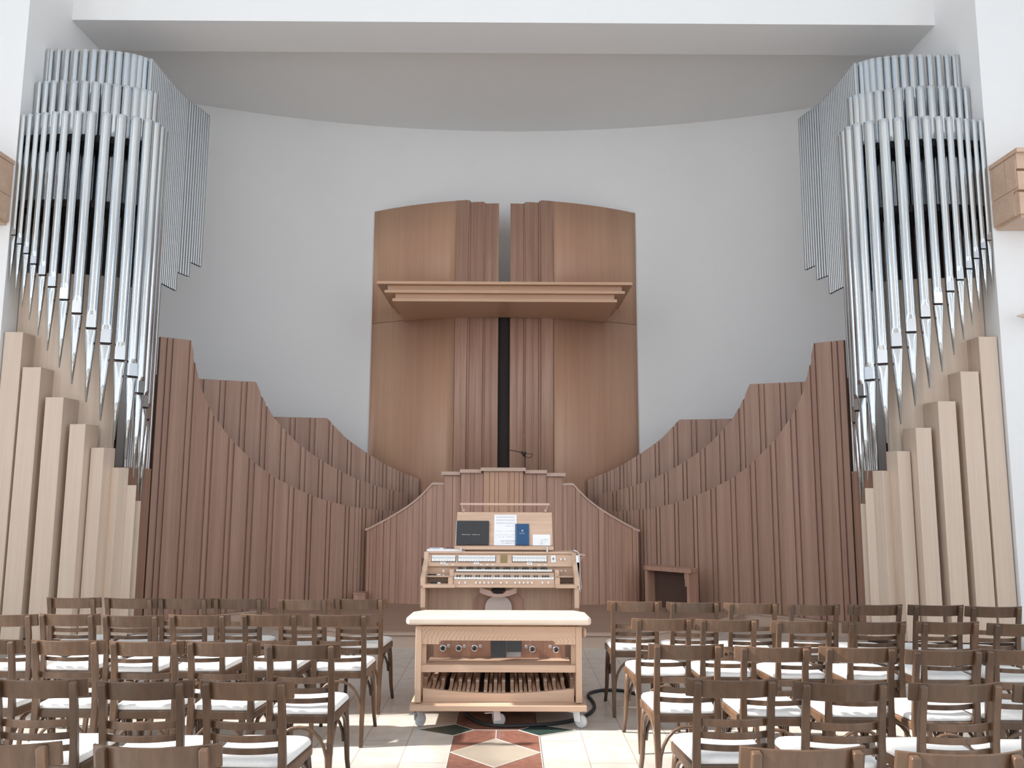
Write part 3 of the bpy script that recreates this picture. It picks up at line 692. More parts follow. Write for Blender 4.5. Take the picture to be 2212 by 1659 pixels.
# side cheeks: profile in (y, z)
side = [(7.02, .165), (7.02, 1.145), (6.90, 1.145), (6.86, 1.10), (6.82, 1.07), (6.74, 1.03), (6.66, .985), (6.64, .95), (6.60, .94), (6.60, .885), (6.645, .88), (6.645, .80), (6.60, .79), (6.60, .74), (6.66, .71), (6.66, .165)]
side = [(7.02, .165), (6.66, .165), (6.66, .70), (6.61, .73), (6.61, .885), (6.585, .90), (6.585, .96), (6.63, .985), (6.70, 1.01), (6.745, 1.045), (6.83, 1.085), (6.85, 1.145), (7.02, 1.145)]
for x0, x1 in ((-.628, -.59), (.59, .628)):
    mb = MB(); mb.prism([(y, z) for y, z in side], 'x', XC + x0, XC + x1); mb.build('side_cheek', 'oakv', con, .003)
cbx('back_panel', -.59, .59, 6.98, 7.0, .165, 1.13, 'oakv', 0)
cbx('knee_panel', -.59, .59, 6.92, 6.95, .165, .90, 'oakv', 0)
for x0, x1 in ((-.59, -.52), (.46, .59)): cbx('knee_stile', x0, x1, 6.905, 6.92, .165, .90, 'oakv')
cbx('top_board', -.61, .61, 6.86, 7.03, 1.130, 1.148)
# sloping stop board
def slope(nm, x0, x1, off0, off1, t0, t1, mat, par=None, mats=None, marks=None):
    # stop board plane: from bottom (6.80, 1.035) to top (6.88, 1.13)
    a = Vector((0, 6.80, 1.035)); b = Vector((0, 6.875, 1.132)); d = (b - a); nrm = Vector((0, -d.z, d.y)).normalized()
    mb = MB()
    def P(x, t, o): v = a + d * t + nrm * o; return (XC + x, v.y, v.z)
    mb.hexa([P(x0, t0, off0), P(x1, t0, off0), P(x1, t1, off0), P(x0, t1, off0)], [P(x0, t0, off1), P(x1, t0, off1), P(x1, t1, off1), P(x0, t1, off1)])
    if marks:
        mb.cur = 1
        for (u0, u1, v0, v1) in marks:
            xa, xb = x0 + (x1 - x0) * u0, x0 + (x1 - x0) * u1; ta, tb = t0 + (t1 - t0) * v0, t0 + (t1 - t0) * v1
            mb.hexa([P(xa, ta, off1), P(xb, ta, off1), P(xb, tb, off1), P(xa, tb, off1)], [P(xa, ta, off1 + .0006), P(xb, ta, off1 + .0006), P(xb, tb, off1 + .0006), P(xa, tb, off1 + .0006)])
    return mb.build(nm, mats or mat, par or con)
slope('stop_board', -.59, .59, -.02, 0, 0, 1, 'oak')
def cpx(px, Y=6.85): return xpx(px, Y, 1207) - XC
rr = random.Random(3)
for g0, g1, cnt in ((933, 984, 9), (990, 1070, 14), (1107, 1181, 13)):
    xa, xb = cpx(g0), cpx(g1); slope('tab_tray', xa - .004, xb + .004, 0, .004, .30, .80, 'walnut')
    for i in range(cnt):
        u = xa + (xb - xa) * i / cnt; v = xa + (xb - xa) * (i + 1) / cnt
        mk = [(.25, .75, .58, .66), (.35, .65, .42, .5)] if rr.random() < .6 else [(.2, .8, .5, .57), (.4, .6, .62, .7)]
        slope('stop_tab', u + .001, v - .001, .004, .012, .33, .77, 'white', mats=('white', 'ink'), marks=mk)
slope('triangle_tab', cpx(1190), cpx(1200), 0, .010, .28, .80, 'white', mats=('white', 'ink'), marks=[(.25, .75, .38, .46), (.32, .68, .46, .56), (.40, .60, .56, .66), (.45, .55, .66, .74), (.3, .7, .2, .25)])
slope('brass_plate', cpx(1081), cpx(1096), 0, .004, .26, .86, 'gold')
for px, wpx, t in ((952, 11, .14), (1024, 11, .14), (1138, 11, .12)): slope('name_label', cpx(px), cpx(px + wpx), 0, .002, t, t + .18, 'white', mats=('white', 'ink'), marks=[(.2, .8, .4, .6)])
for px in (966, 979, 1040, 1053, 1065, 1164, 1177): slope('small_marker', cpx(px - 2.5), cpx(px + 2.5), 0, .002, .08, .14, 'white')
def knob(px, py, Y, r=.0085, mat='white', nm='piston'):
    p = at(px, py, Y); mb = MB(); mb.cyl((p.x, p.z), r, p.y, p.y - .012, 14, r * .85, 'y'); mb.build(nm, mat, con)
for px in (1211.5, 1220): knob(px, 1208, 6.83)
# key desk
cbx('shelf_board', -.59, .59, 6.70, 6.92, .955, .965); cbx('inner_back', -.59, .59, 6.83, 6.845, .90, 1.04, 'oak', 0)
cbx('lower_shelf', -.59, .59, 6.60, 6.90, .885, .905)
for px in (1212.5, 1221.5): knob(px, 1233, 6.80, .0065)
# ledges left and right
for x0, x1 in ((-.61, -.355), (.44, .61)): cbx('front_ledge', x0, x1, 6.575, 6.66, .885, .912)
xl, xr = xpx(980.5, 6.62, 1250) - XC, xpx(1197, 6.62, 1250) - XC
cbx('key_slip', xl - .005, xr + .005, 6.615, 6.64, .897, .945)
cbx('key_rail', xl - .005, xr + .005, 6.70, 6.73, .955, .992)
for a, b in ((xl - .045, xl - .006), (xr + .006, xr + .045)):
    cbx('key_block', a, b, 6.60, 6.70, .897, .962); cbx('key_block', a + .004, b + .0, 6.70, 6.80, .965, 1.015)
def manual(xa, xb, y0, y1, z):
    nw = 36; wk = (xb - xa) / nw
    for i in range(nw): MB().box(XC + xa + i * wk + .0006, XC + xa + (i + 1) * wk - .0006, y0, y1, z - .014, z).build('natural_key', 'key', con)
    for i in range(nw - 1):
        if i % 7 in (0, 1, 3, 4, 5):
            x = XC + xa + (i + 1) * wk; MB().hexa([(x - .0055, y0 + .045, z), (x + .0055, y0 + .045, z), (x + .0055, y1, z), (x - .0055, y1, z)], [(x - .0045, y0 + .05, z + .011), (x + .0045, y0 + .05, z + .011), (x + .0045, y1, z + .011), (x - .0045, y1, z + .011)]).build('sharp_key', 'black', con)
manual(xl, xr, 6.62, 6.75, .962); manual(xl + .008, xr - .008, 6.735, 6.83, 1.012)
for px in (992, 1005, 1028, 1037, 1046, 1055, 1063.6, 1082, 1094.5, 1113, 1122, 1131, 1140, 1149, 1171.5, 1184.5): knob(px, 1258.5, 6.615, .0085)
# curved apron and pale round board below the keys
mb = MB(); n = 14; hw = .148; cx_ = xpx(1078, 6.72) - 0
P = []
for i in range(n + 1): u = -1 + 2 * i / n; P.append((cx_ + hw * u, .835 - .035 * (1 - u * u) + .0))
Q = [(x, z + (.045 if abs(x - cx_) > .05 else .025)) for x, z in P][::-1]
mb.prism(P + Q, 'y', 6.70, 6.73); mb.build('curved_apron', 'pinkwood', con)
mb = MB(); mb.box(cx_ - .055, cx_ + .055, 6.73, 6.78, .845, .885); mb.box(cx_ - .035, cx_ + .035, 6.715, 6.76, .815, .86); mb.build('dark_socket', 'dark', con)
mb = MB(); mb.prism([(cx_ - .20, .165), (cx_ + .20, .165), (cx_ + .20, .76), (cx_ + .14, .82), (cx_ - .14, .82), (cx_ - .20, .76)], 'y', 6.895, 6.915); mb.build('octagonal_panel', 'batten', con)
pts = [(cx_ - .11, .5), (cx_ + .11, .5)] + [(cx_ + .11 * math.cos(a), .70 + .095 * math.sin(a)) for a in [math.pi * i / 16 for i in range(17)]]
mb = MB(); mb.prism(pts, 'y', 6.86, 6.88); mb.build('round_board', 'pale', con, .003)
# toe-stud board
ts = cbx('toe_board', -.50, .50, 6.42, 6.45, .30, .60, 'batten', 0); cbx('toe_shelf', -.53, .53, 6.22, 6.45, .36, .385, 'oak')
for px, py in ((957, 1400), (991, 1400), (1025, 1400), (1150, 1402), (1201, 1403)):
    p = at(px, py, 6.40); mb = MB()
    n = 20; mb.rings([[(p.x + r_ * math.cos(2 * math.pi * i / n), yy, p.z + r_ * math.sin(2 * math.pi * i / n)) for i in range(n)][::-1] for r_, yy in ((.027, 6.42), (.027, 6.40), (.020, 6.385), (.014, 6.40))], True, True)
    o = mb.build('toe_piston', 'chrome', con); mb = MB(); mb.cyl((p.x, p.z), .012, 6.385, 6.36, 14, None, 'y'); mb.build('piston_cap', 'black', o)
for px, py in ((969, 1395), (1003, 1396), (1038, 1396), (1137, 1397), (1189, 1397)):
    p = at(px, py, 6.41); mb = MB(); mb.cyl((p.x, p.z), .011, 6.42, 6.405, 14, None, 'y'); o = mb.build('indicator', 'white', con); mb = MB(); mb.cyl((p.x, p.z), .004, 6.405, 6.403, 8, None, 'y'); mb.build('indicator_dot', 'black', o)
def pbx(nm, x0, y0, x1, y1, Ya, Yb, mat, par=con):
    a = at(x0, y1, Ya); b = at(x1, y1, Ya); c = at(x1, y0, Yb); d = at(x0, y0, Yb)
    mb = MB(); mb.hexa([(a.x, a.y + .02, a.z), (b.x, b.y + .02, b.z), (c.x, c.y + .02, c.z), (d.x, d.y + .02, d.z)][::-1], [tuple(a), tuple(b), tuple(c), tuple(d)][::-1]); return mb.build(nm, mat, par)
pbx('swell_pedal', 1060, 1385, 1093, 1421, 6.28, 6.36, 'black'); pbx('swell_pedal', 1094, 1385, 1127, 1408, 6.30, 6.36, 'black'); pbx('pedal_support', 1095, 1408, 1125, 1419, 6.33, 6.34, 'wheel')

# music desk with lamp rail
dk = con
a = at(983, 1178, 6.93); b = at(1194, 1178, 6.93); ct = at(988, 1106, 7.03); dt = at(1192, 1107, 7.03)
mb = MB(); mb.hexa([tuple(a), tuple(b), (b.x, b.y + .02, b.z), (a.x, a.y + .02, a.z)], [tuple(ct), tuple(dt), (dt.x, dt.y + .02, dt.z), (ct.x, ct.y + .02, ct.z)]); mb.build('music_desk', 'oak', con, .002)
LZ = a.z
MB().box(a.x - .002, b.x + .004, 6.86, 6.935, LZ - .03, LZ - .002).build('desk_ledge', 'oak', con, .003)
MB().box(a.x + .06, b.x - .06, 6.93, 6.98, 1.145, LZ - .02).build('desk_foot', 'oak', con)
for px in (996, 1182): p = at(px, 1188, 6.86); MB().box(p.x - .007, p.x + .007, 6.845, 6.862, p.z - .016, p.z + .024).build('desk_hinge', 'chrome', con)
l0 = at(994, 1089, 7.0); l1 = at(1187, 1090, 7.0)
lr = MB().box(l0.x, l1.x, 6.985, 7.015, l0.z - .008, l0.z + .010).build('lamp_rail', 'pinkwood', con, .003)
for px in (997, 1183):
    p = at(px, 1089, 7.0); qd = 1 if px < 1090 else -1
    mb = MB(); mb.tube([(p.x, 7.0, p.z), (p.x + qd * .016, 7.035, 1.462)], .006, 8); mb.tube([(p.x + qd * .016, 7.02, 1.482), (p.x + qd * .016, 7.04, 1.482)], .012, 8); mb.build('lamp_bracket', 'pinkwood', con)
# right stack of small shelves that carries the hanging strip
for i, (z0, z1, x1) in enumerate(((1.118, 1.126, .70), (1.098, 1.106, .68), (1.082, 1.088, .67))): cbx('side_shelf', .628, x1, 6.84, 7.0, z0, z1, 'oak', 0)
cbx('side_bracket', -.652, -.628, 6.87, 6.90, 1.03, 1.09, 'walnut', 0)

# ---- things on the console
DS = (Vector(ct) - Vector(a)); DT = DS.normalized(); DN = Vector((0, -DT.z, DT.y))
def desk_item(name, x0, y0, x1, y1, th, mats, label, cat, off=0.0, marks=(), round_=0.0):
    # lies on the sloping desk; coordinates of its corners taken on the desk plane
    p = at(x0, y1, 6.92); q = at(x1, y1, 6.92); hgt = (y1 - y0) * 6.95 / F / (DS.z / DS.length); w_ = q.x - p.x
    base = Vector((p.x, a.y, a.z)) + DN * off + Vector((0, 0, .001))
    def P(u, v, o): d = base + DT * (v * hgt) + DN * o; return (p.x + u * w_, d.y, d.z)
    rx = round_ / w_; ry = round_ / hgt
    cor = []
    for cx_, cy_, a0 in ((1 - rx, ry, -90), (1 - rx, 1 - ry, 0), (rx, 1 - ry, 90), (rx, ry, 180)):
        for k_ in range(5 if round_ else 1): t_ = math.radians(a0 + 22.5 * k_) if round_ else 0; cor.append((cx_ + (rx * math.cos(t_) if round_ else 0), cy_ + (ry * math.sin(t_) if round_ else 0)))
    o = thing(name, label, cat, base)
    mb = MB(); mb.hexa([P(u, v, 0) for u, v in cor], [P(u, v, th) for u, v in cor]); mb.build('cover' if cat == 'book' else 'sheet', mats[0], o)
    if cat == 'book': mb = MB(); mb.hexa([P(u * .98 - .012 , v * .97 + .01, .002) for u, v in ((0, 0), (1, 0), (1, 1), (0, 1))], [P(u * .98 - .012, v * .97 + .01, th - .003) for u, v in ((0, 0), (1, 0), (1, 1), (0, 1))]); mb.build('page_block', 'paper', o)
    if marks:
        mb = MB()
        for u0, u1, v0, v1 in marks: mb.hexa([P(u0, v0, th), P(u1, v0, th), P(u1, v1, th), P(u0, v1, th)], [P(u0, v0, th + .0006), P(u1, v0, th + .0006), P(u1, v1, th + .0006), P(u0, v1, th + .0006)])
        mb.build('print', mats[1], o)
    return o
rr = random.Random(11)
def words(u0, u1, v, h, cw=.02, p=.8): 
    out = []; u = u0
    while u < u1:
        if rr.random() < p: out.append((u, u + cw * .6, v + rr.random() * h * .3, v + h * (.6 + rr.random() * .4)))
        u += cw
    return out
desk_item('black_songbook', 985, 1127, 1056, 1176.5, .014, ('blackbook', 'goldink'), 'landscape black book with faint print standing at left of the music desk', 'book', 0, words(.17, .72, .40, .045, .022, .85), .008)
mk = []
for v in (.90, .80, .70): mk += [(.08, .92, v + k_ * .012, v + k_ * .012 + .0015) for k_ in range(4)]
for v in (.615, .45, .33, .26): mk += words(.06 if v < .6 else .5, .92, v, .02, .02, .55)
mk += words(.3, .95, .13, .03, .02, .85) + words(.3, .95, .06, .025, .02, .8)
desk_item('sheet_music', 1067, 1113, 1116, 1176.5, .0015, ('paper', 'greyink'), 'tall white sheet music page behind the blue book', 'sheet music', 0, mk)
desk_item('blue_hymnal', 1113, 1133, 1143, 1176.5, .012, ('bluebook', 'goldink'), 'upright dark blue hymn book with small emblem on the music desk', 'book', .002, [(.49, .55, .62, .72), (.45, .59, .65, .69)] + words(.30, .70, .55, .025, .04, .9) + words(.33, .67, .51, .02, .04, .9) + [(.06, .075, .02, .98)])
desk_item('note_card', 1151, 1154, 1189, 1176.5, .0015, ('paper', 'greyink'), 'small white card with faint writing at right of the music desk', 'card', 0, words(.4, .85, .5, .06, .04, .7) + words(.45, .8, .3, .06, .04, .7) + words(.45, .6, .12, .06, .04, .7))
p = at(923, 1188, 6.90)
t = thing('loose_papers', 'flat white booklet lying on the left top of the console', 'papers', (p.x + .2, 6.93, 1.149))
MB().box(p.x, p.x + .285, 6.865, 6.98, 1.149, 1.163).build('booklet', 'paper', t); MB().box(p.x + .02, p.x + .13, 6.90, 7.0, 1.163, 1.170).build('top_sheet', 'paper', t); MB().box(p.x + .03, p.x + .10, 6.89, 6.95, 1.170, 1.174).build('grey_folder', 'wheel', t)
t = tag(MB().box(p.x + .15, p.x + .24, 6.985, 7.02, 1.149, 1.172).build('red_booklet', 'redmarble'), 'thin reddish booklet behind the white papers on the console top', 'booklet')
t = tag(MB().box(p.x + .285, p.x + .315, 6.87, 6.89, 1.149, 1.156).build('pencil_stub', 'pinkwood'), 'short wooden pencil stub at the end of the white booklet', 'pencil')
# white strip hanging from the right side
t = thing('paper_strip', 'long white paper strip hanging over the right end of the console', 'paper strip', (.7, 6.9, .8))
mb = MB(); pts = [(1240, 1190), (1247, 1192), (1251, 1199), (1252, 1225), (1253, 1250), (1256, 1272)]
L_ = [at(x, y, 6.80) for x, y in pts]
rings = []
for i, v in enumerate(L_):
    wd = .12 if i < 4 else .11; rings.append([(v.x, v.y - .02, v.z), (v.x + .003, v.y - .02, v.z + .002), (v.x + .003, v.y + wd, v.z + .002), (v.x, v.y + wd, v.z)])
mb.rings(rings, False, True); mb.build('strip', 'paper', t)
mb = MB(); 
for (x0, y0), (x1, y1), (x2, y2), (x3, y3) in (((1244, 1200), (1250, 1200), (1254, 1279), (1247, 1262)), ((1245, 1215), (1251, 1215), (1251, 1284), (1246, 1274))):
    A4 = [at(x, y, 6.79) for x, y in ((x0, y0), (x1, y1), (x2, y2), (x3, y3))]; mb.hexa([tuple(v) for v in A4], [(v.x, v.y + .002, v.z) for v in A4][0:4])
mb.build('hanging_end', 'paper', t)
for lab, (x0, y0), (x1, y1), Y in (('dark pen lying on the upper left shelf of the console', (925, 1238), (952, 1240), 6.74), ('dark pen lying on the lower left ledge of the console', (930, 1259.5), (952, 1259.5), 6.64)):
    zz = .9705 if Y > 6.7 else .917
    p0 = atz(x0, y0, zz); p1 = atz(x1, y1, zz)
    Yc = 6.76 if Y > 6.7 else 6.64
    pa = Vector((at(x0, y0, Yc).x, Yc, zz)); pb_ = Vector((at(x1, y1, Yc).x, Yc - .01, zz)); t = thing('pen', lab, 'pen', pa)
    mb = MB(); mb.tube([pa, pa.lerp(pb_, .7)], .0045, 8); mb.build('barrel', 'black', t); mb = MB(); mb.tube([pa.lerp(pb_, .68), pb_], .0055, 8); mb.build('cap', 'white', t)
p = at(958, 1236, 6.76); t = thing('metal_clip', 'small upright silver clip on the upper left shelf of the console', 'clip', (p.x, 6.76, .966))
mb = MB(); mb.tube([(p.x, 6.76, .967), (p.x, 6.76, .99), (p.x - .008, 6.76, 1.012)], .0035, 6); mb.tube([(p.x, 6.76, .985), (p.x + .006, 6.76, 1.010)], .003, 6); mb.build('jaws', 'chrome', t); MB().box(p.x - .01, p.x + .012, 6.75, 6.775, .9655, .970).build('base', 'chrome', t)

# ================================================================ PEDALBOARD
pd = thing('pedalboard', 'concave oak pedalboard with long wooden pedals under the bench', 'pedalboard', (0, 6.1, .165))
mb = MB(); n = 20; xa, xb = XC - .535, XC + .535
top = [(xa + (xb - xa) * i / n, .258 - .034 * (1 - (2 * i / n - 1) ** 2)) for i in range(n + 1)]
mb.prism([(xb, .166), (xa, .166)] + top, 'y', 6.00, 6.03); mb.build('front_board', 'oak', pd)
for x in (xa, xb - .02): MB().box(x, x + .02, 6.03, 6.72, .166, .25).build('side_board', 'oak', pd)
MB().box(xa + .02, xb - .02, 6.04, 6.72, .166, .175).build('base_board', 'walnut', pd); MB().box(xa + .02, xb - .02, 6.70, 6.72, .175, .30).build('rear_board', 'walnut', pd)
NX = [921, 940, 958, 976, 994, 1012, 1030, 1048, 1068, 1085, 1103, 1121, 1140, 1157, 1173, 1191, 1209, 1229]
GAP = {2, 6, 9, 13, 16}
def pedal(x, name, zf, zn, yf, fan, hw):
    xn = x; xf = x * (1 + fan)
    mb = MB(); pr_ = [(6.035, zn - .05), (6.035, zn - .012), (6.06, zn), (6.16, zn + .01), (6.22, zf), (yf, zf + .012), (yf, zf - .04)]
    k = None; L1 = []; 
    for sx in (-1, 1):
        for y, z in pr_: t_ = (y - 6.035) / (yf - 6.035); L1.append((xn + (xf - xn) * t_ + sx * hw, y, z))
    k = mb.add(L1); m_ = len(pr_)
    mb.quad([k + i for i in range(m_)]); mb.quad([k + m_ + i for i in reversed(range(m_))])
    for i in range(m_): j = (i + 1) % m_; mb.quad([k + j, k + i, k + m_ + i, k + m_ + j])
    return mb
for i, px in enumerate(NX):
    x = XC + (px - 1075) * 6.25 / F * .985
    con_z = .245 - .022 * (1 - ((px - 1075) / 160) ** 2)
    po = pedal(x, '', con_z + .055, con_z + .005, 6.70, .12 * 0 - .04, .0125).build('natural_pedal', 'oak', pd, .002)
    mb = MB(); xs_ = [x + (x * .96 - x) * ((y - 6.035) / .665) for y in (6.17, 6.70)]; zc_ = [con_z + .018, con_z + .068]
    mb.hexa([(xs_[0] - .0125, 6.19, con_z + .030), (xs_[0] + .0125, 6.19, con_z + .030), (xs_[1] + .0125, 6.70, con_z + .067), (xs_[1] - .0125, 6.70, con_z + .067)], [(xs_[0] - .0125, 6.19, con_z + .050), (xs_[0] + .0125, 6.19, con_z + .050), (xs_[1] + .0125, 6.70, con_z + .074), (xs_[1] - .0125, 6.70, con_z + .074)])
    mb.build('pedal_sunlit_top', 'benchtop', po)  # paler wood puts sunlight on the pedal tops into the colour
    if i < 17 and i not in GAP:
        x2 = XC + ((px + NX[i + 1]) / 2 - 1075) * 6.25 / F * .985
        pedal(x2, '', con_z + .02, con_z - .002, 6.70, -.04, .012).build('sharp_pedal', 'oakv', pd, .002)

# ================================================================ BENCH
be = thing('organ_bench', 'oak organ bench with rounded pale seat standing over the pedals', 'bench', (0.01, 6.05, .165))
mb = MB(); x0, x1, y0, y1, z0, z1 = XC - .655, XC + .655, 5.86, 6.24, .712, .765
P0 = [(x0 + .005, y0 + .02), (x0 + .03, y0), (x1 - .03, y0), (x1 - .005, y0 + .02), (x1 - .02, y1 - .10), (x1 - .10, y1), (x0 + .10, y1), (x0 + .02, y1 - .10)]
mb.hexa([(x, y, z0) for x, y in P0], [(x, y, z1) for x, y in P0]); mb.build('seat', 'benchtop', be, .017, 4)
for sx in (-1, 1):
    xa, xb = sorted((XC + sx * .588, XC + sx * .545))
    mb = MB(); mb.prism([(5.95, .17), (6.33, .17), (6.33, .30), (6.28, .34), (6.26, .69), (5.95, .69)], 'x', xa, xb); mb.build('side_board', 'oakv', be, .003)
    xa, xb = sorted((XC + sx * .545, XC + sx * .515)); MB().box(xa, xb, 5.99, 6.03, .40, .57).build('inner_post', 'oakv', be)
mb = MB(); xc = lambda px: at(px, 1388, 5.97).x
zt_, zl, zh = .690, .566, .592
mb.prism([(XC - .545, zl), (xc(949), zl), (xc(951), zh - .006), (xc(954), zh), (xc(1194), zh), (xc(1197), zh - .006), (xc(1199), zl), (XC + .545, zl), (XC + .545, zt_), (XC - .545, zt_)], 'y', 5.955, 5.985)
mb.build('front_rail', 'figured', be, .002)
MB().box(XC - .545, XC + .545, 5.965, 5.99, .374, .424).build('stretcher', 'oak', be, .002)
MB().box(XC - .545, XC + .545, 5.99, 6.12, .415, .424).build('foot_shelf', 'oak', be)
MB().box(XC - .545, XC + .545, 6.22, 6.25, .60, .69).build('rear_rail', 'oak', be)
for x in (-.42, .33): MB().box(XC + x, XC + x + .035, 6.02, 6.1, .69, .713).build('seat_lift_block', 'walnut', be)
mb = MB(); mb.cyl((6.1, .625), .012, XC + .588, XC + .605, 12, None, 'x'); mb.rings([[(XC + xx, 6.1 + r_ * math.cos(2 * math.pi * i / 18), .625 + r_ * math.sin(2 * math.pi * i / 18)) for i in range(18)] for xx, r_ in ((.605, .015), (.612, .032), (.625, .034), (.632, .024))], True, True); mb.build('height_knob', 'oak', be)

# ================================================================ CABLE
pts = [(1003, 1534), (1008, 1543), (1019, 1552), (1034, 1560), (1051, 1565), (1080, 1568), (1118, 1568), (1160, 1566), (1198, 1563), (1232, 1557), (1258, 1549), (1274, 1540), (1283, 1530), (1283, 1520), (1277.5, 1511), (1271, 1504), (1273, 1498), (1283, 1494), (1300, 1491), (1320, 1490.5), (1345, 1492), (1372, 1498), (1400, 1503), (1440, 1507)]
W_ = [atz(x, y, .013) for x, y in pts]
def smooth_path(P, n=5):
    out = []
    for i in range(len(P) - 1):
        p0, p1, p2, p3 = P[max(i - 1, 0)], P[i], P[i + 1], P[min(i + 2, len(P) - 1)]
        for k_ in range(n):
            t = k_ / n; out.append(.5 * ((2 * p1) + (p2 - p0) * t + (2 * p0 - 5 * p1 + 4 * p2 - p3) * t * t + (3 * p1 - p0 - 3 * p2 + p3) * t ** 3))
    out.append(P[-1]); return out
start = [W_[0] + Vector((-.01, .25, .10)), W_[0] + Vector((-.01, .12, .06))]
mb = MB(); mb.tube(smooth_path(start + W_), .0125, 10); tag(mb.build('power_cable', 'rubber'), 'thick black cable curling over the floor from beneath the console', 'cable')

# ================================================================ CHAIRS
def arc3(a, b, h, n=12, powr=2.2):
    a, b = Vector(a), Vector(b); out = []
    for i in range(n + 1):
        t = i / n; p = a.lerp(b, .5 - .5 * math.cos(math.pi * t)); u = abs(-math.cos(math.pi * t)); p.z = a.z + h * (1 - u ** powr) ** .5 if u < 1 else a.z; out.append(p)
    return out
def make_chair():
    o = bpy.data.objects.new('bentwood_chair', None); o.empty_display_size = .1; COL.objects.link(o)
    B = lambda mb, nm, mt='chair', bv=0.0: mb.build(nm, mt, o, bv, 2, True)
    # seat frame and pad
    def outline(k, yb=-.205, yf=.195, wb=.175, wf=.198):
        P = []; n = 6
        def corner(cx, cy, r, a0, a1):
            for i in range(n + 1): t = math.radians(a0 + (a1 - a0) * i / n); P.append((cx + r * math.cos(t), cy + r * math.sin(t)))
        r1, r2 = .035 * k, .075 * k; yb *= k; yf *= k; wb *= k; wf *= k
        corner(wb - r1, yb + r1, r1, -90, 0); corner(wf - r2, yf - r2, r2, 0, 90); corner(-wf + r2, yf - r2, r2, 90, 180); corner(-wb + r1, yb + r1, r1, 180, 270)
        return P
    O = outline(1.0); I = outline(.985)
    mb = MB(); mb.rings([[(x, y, z) for x, y in P] for P, z in ((I, .415), (O, .42), (O, .452), (I, .457))], False, True); B(mb, 'seat')
    mb = MB(); rr_ = [(.93, .457), (.965, .464), (.965, .474), (.94, .484), (.86, .490), (.5, .490)]
    mb.rings([[(x, y + .0, z) for x, y in outline(k)] for k, z in rr_], True, True); B(mb, 'cushion', 'cushion')
    for s in (-1, 1):
        mb = MB(); pts = [(s * .163, -.265, 0), (s * .162, -.245, .15), (s * .162, -.222, .35), (s * .162, -.215, .46), (s * .161, -.226, .58), (s * .161, -.248, .71), (s * .161, -.272, .818), (s * .161, -.274, .824)]
        mb.sweep(pts, .033, .024, (1, 0, 0), taper=[.78, .9, 1.0, 1.08, 1, .98, .96, .8]); B(mb, 'rear_leg', bv=.004)
        mb = MB(); mb.tube([(s * .165, .150, .42), (s * .172, .165, .33), (s * .176, .172, .24), (s * .180, .185, .12), (s * .190, .215, .0)], [.019, .018, .0165, .0145, .0125], 8); B(mb, 'front_leg')
    def slat(z, h, xw, y0, bow, th, nm, dz=0.0, lean=.0):
        mb = MB(); rings = []
        for i in range(13):
            x = -xw + 2 * xw * i / 12; y = y0 - bow * (1 - (x / xw) ** 2)
            rings.append([(x, y - lean, z + h), (x, y + th - lean, z + h), (x, y + th, z), (x, y, z)])
        mb.rings(rings, False, True); return B(mb, nm, bv=.003)
    slat(.752, .078, .203, -.222, .052, .014, 'top_rail', lean=.018)
    slat(.628, .032, .152, -.222, .036, .011, 'slat'); slat(.574, .029, .152, -.212, .036, .011, 'slat'); slat(.524, .026, .152, -.208, .034, .011, 'slat')
    mb = MB(); mb.tube(arc3((-.152, -.235, .20), (.152, -.235, .20), .205), .0095, 7); B(mb, 'rear_hoop')
    mb = MB(); mb.tube(arc3((-.158, .170, .22), (.158, .170, .22), .185), .0095, 7); B(mb, 'front_hoop')
    for s in (-1, 1):
        mb = MB(); mb.tube(arc3((s * .168, -.215, .26), (s * .172, .150, .26), .15), .0095, 7); B(mb, 'side_hoop')
    return o
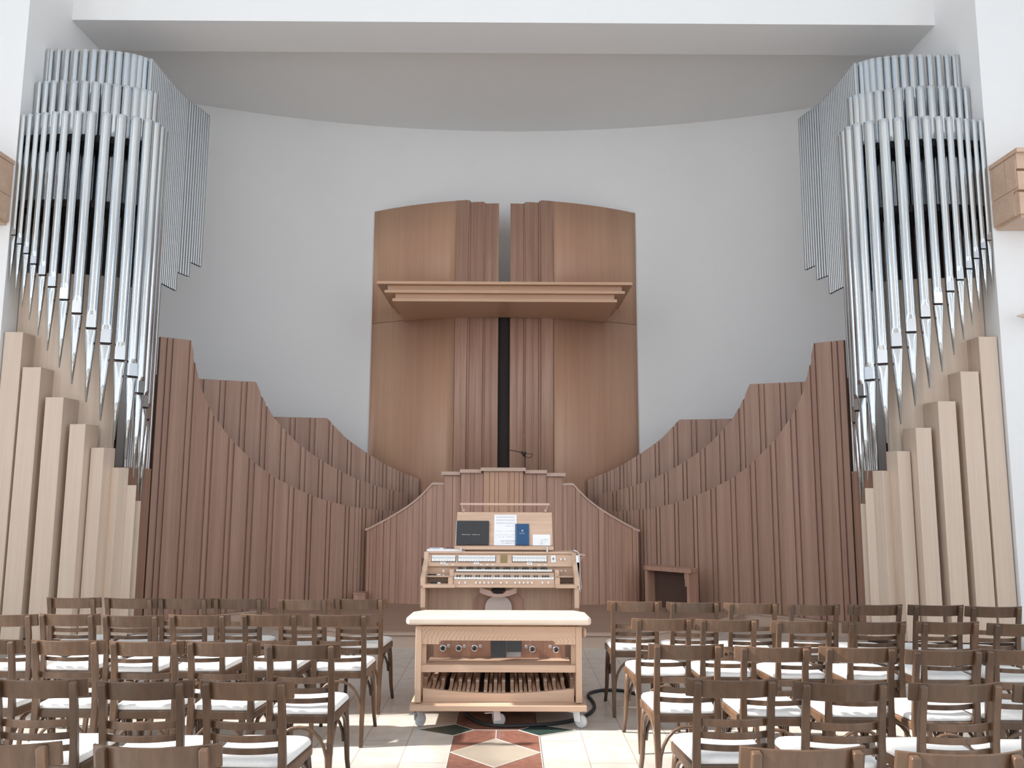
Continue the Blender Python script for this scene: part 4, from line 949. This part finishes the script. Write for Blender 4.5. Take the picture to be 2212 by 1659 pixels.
def dup_chair(src):
    r = src.copy(); COL.objects.link(r)
    for ch in list(src.children): c = ch.copy(); COL.objects.link(c); c.parent = r
    return r
ROWS_L = [[(99, 211, 1291), (224, 339, 1292), (340, 453, 1293), (458, 570, 1293), (595, 712, 1295), (720, 837, 1294)],
 [(-57, 80, 1327), (82, 218, 1326), (220, 351, 1329), (359, 497, 1328), (516, 651, 1327), (664, 799, 1328)],
 [(-115, 47, 1382), (62, 229, 1383), (229, 395, 1385), (401, 563, 1386), (567, 733, 1392)],
 [(-25, 181, 1467), (200, 407, 1471), (432, 636, 1471)], [(-153, 124, 1605), (191, 468, 1610)]]
ROWS_R = [[(1316, 1432, 1299), (1441, 1560, 1301), (1567, 1683, 1303), (1700, 1818, 1306), (1833, 1949, 1306), (1968, 2083, 1307), (2095, 2208, 1310)],
 [(1363, 1499, 1336), (1507, 1643, 1338), (1666, 1799, 1341), (1824, 1960, 1343), (1983, 2117, 1343), (2141, 2275, 1347)],
 [(1402, 1566, 1392), (1592, 1757, 1397), (1775, 1944, 1398), (1957, 2123, 1404), (2119, 2290, 1403)],
 [(1480, 1684, 1467), (1720, 1928, 1474), (1960, 2171, 1476), (2187, 2400, 1480)], [(1596, 1875, 1615), (1934, 2220, 1625)]]
proto = make_chair(); used = False
RN = ['front', 'second', 'third', 'fourth', 'rearmost']
rc = random.Random(21)
for side_, rows in (('left', ROWS_L), ('right', ROWS_R)):
    for ri, row in enumerate(rows):
        order = row[::-1] if side_ == 'left' else row
        for ci, (xa, xb, py) in enumerate(order):
            pa, pb_ = atz(xa, py, .83), atz(xb, py, .83)
            X = (pa.x + pb_.x) / 2; Y = (pa.y + pb_.y) / 2 + .256
            c = dup_chair(proto) if used else proto; used = True
            c.location = (X, Y, .006 if abs(X) < .55 else 0); c.rotation_euler = (0, 0, math.radians(rc.uniform(-2.2, 2.2)))
            pos = 'next to the aisle' if ci == 0 else '%s from the aisle' % ORD[ci]
            tag(c, 'brown bentwood chair with white pad, %s block, %s row, %s' % (side_, RN[ri], pos), 'chair', 'chairs of the %s block' % side_)
            c['group'] = 'chairs of the %s block' % side_
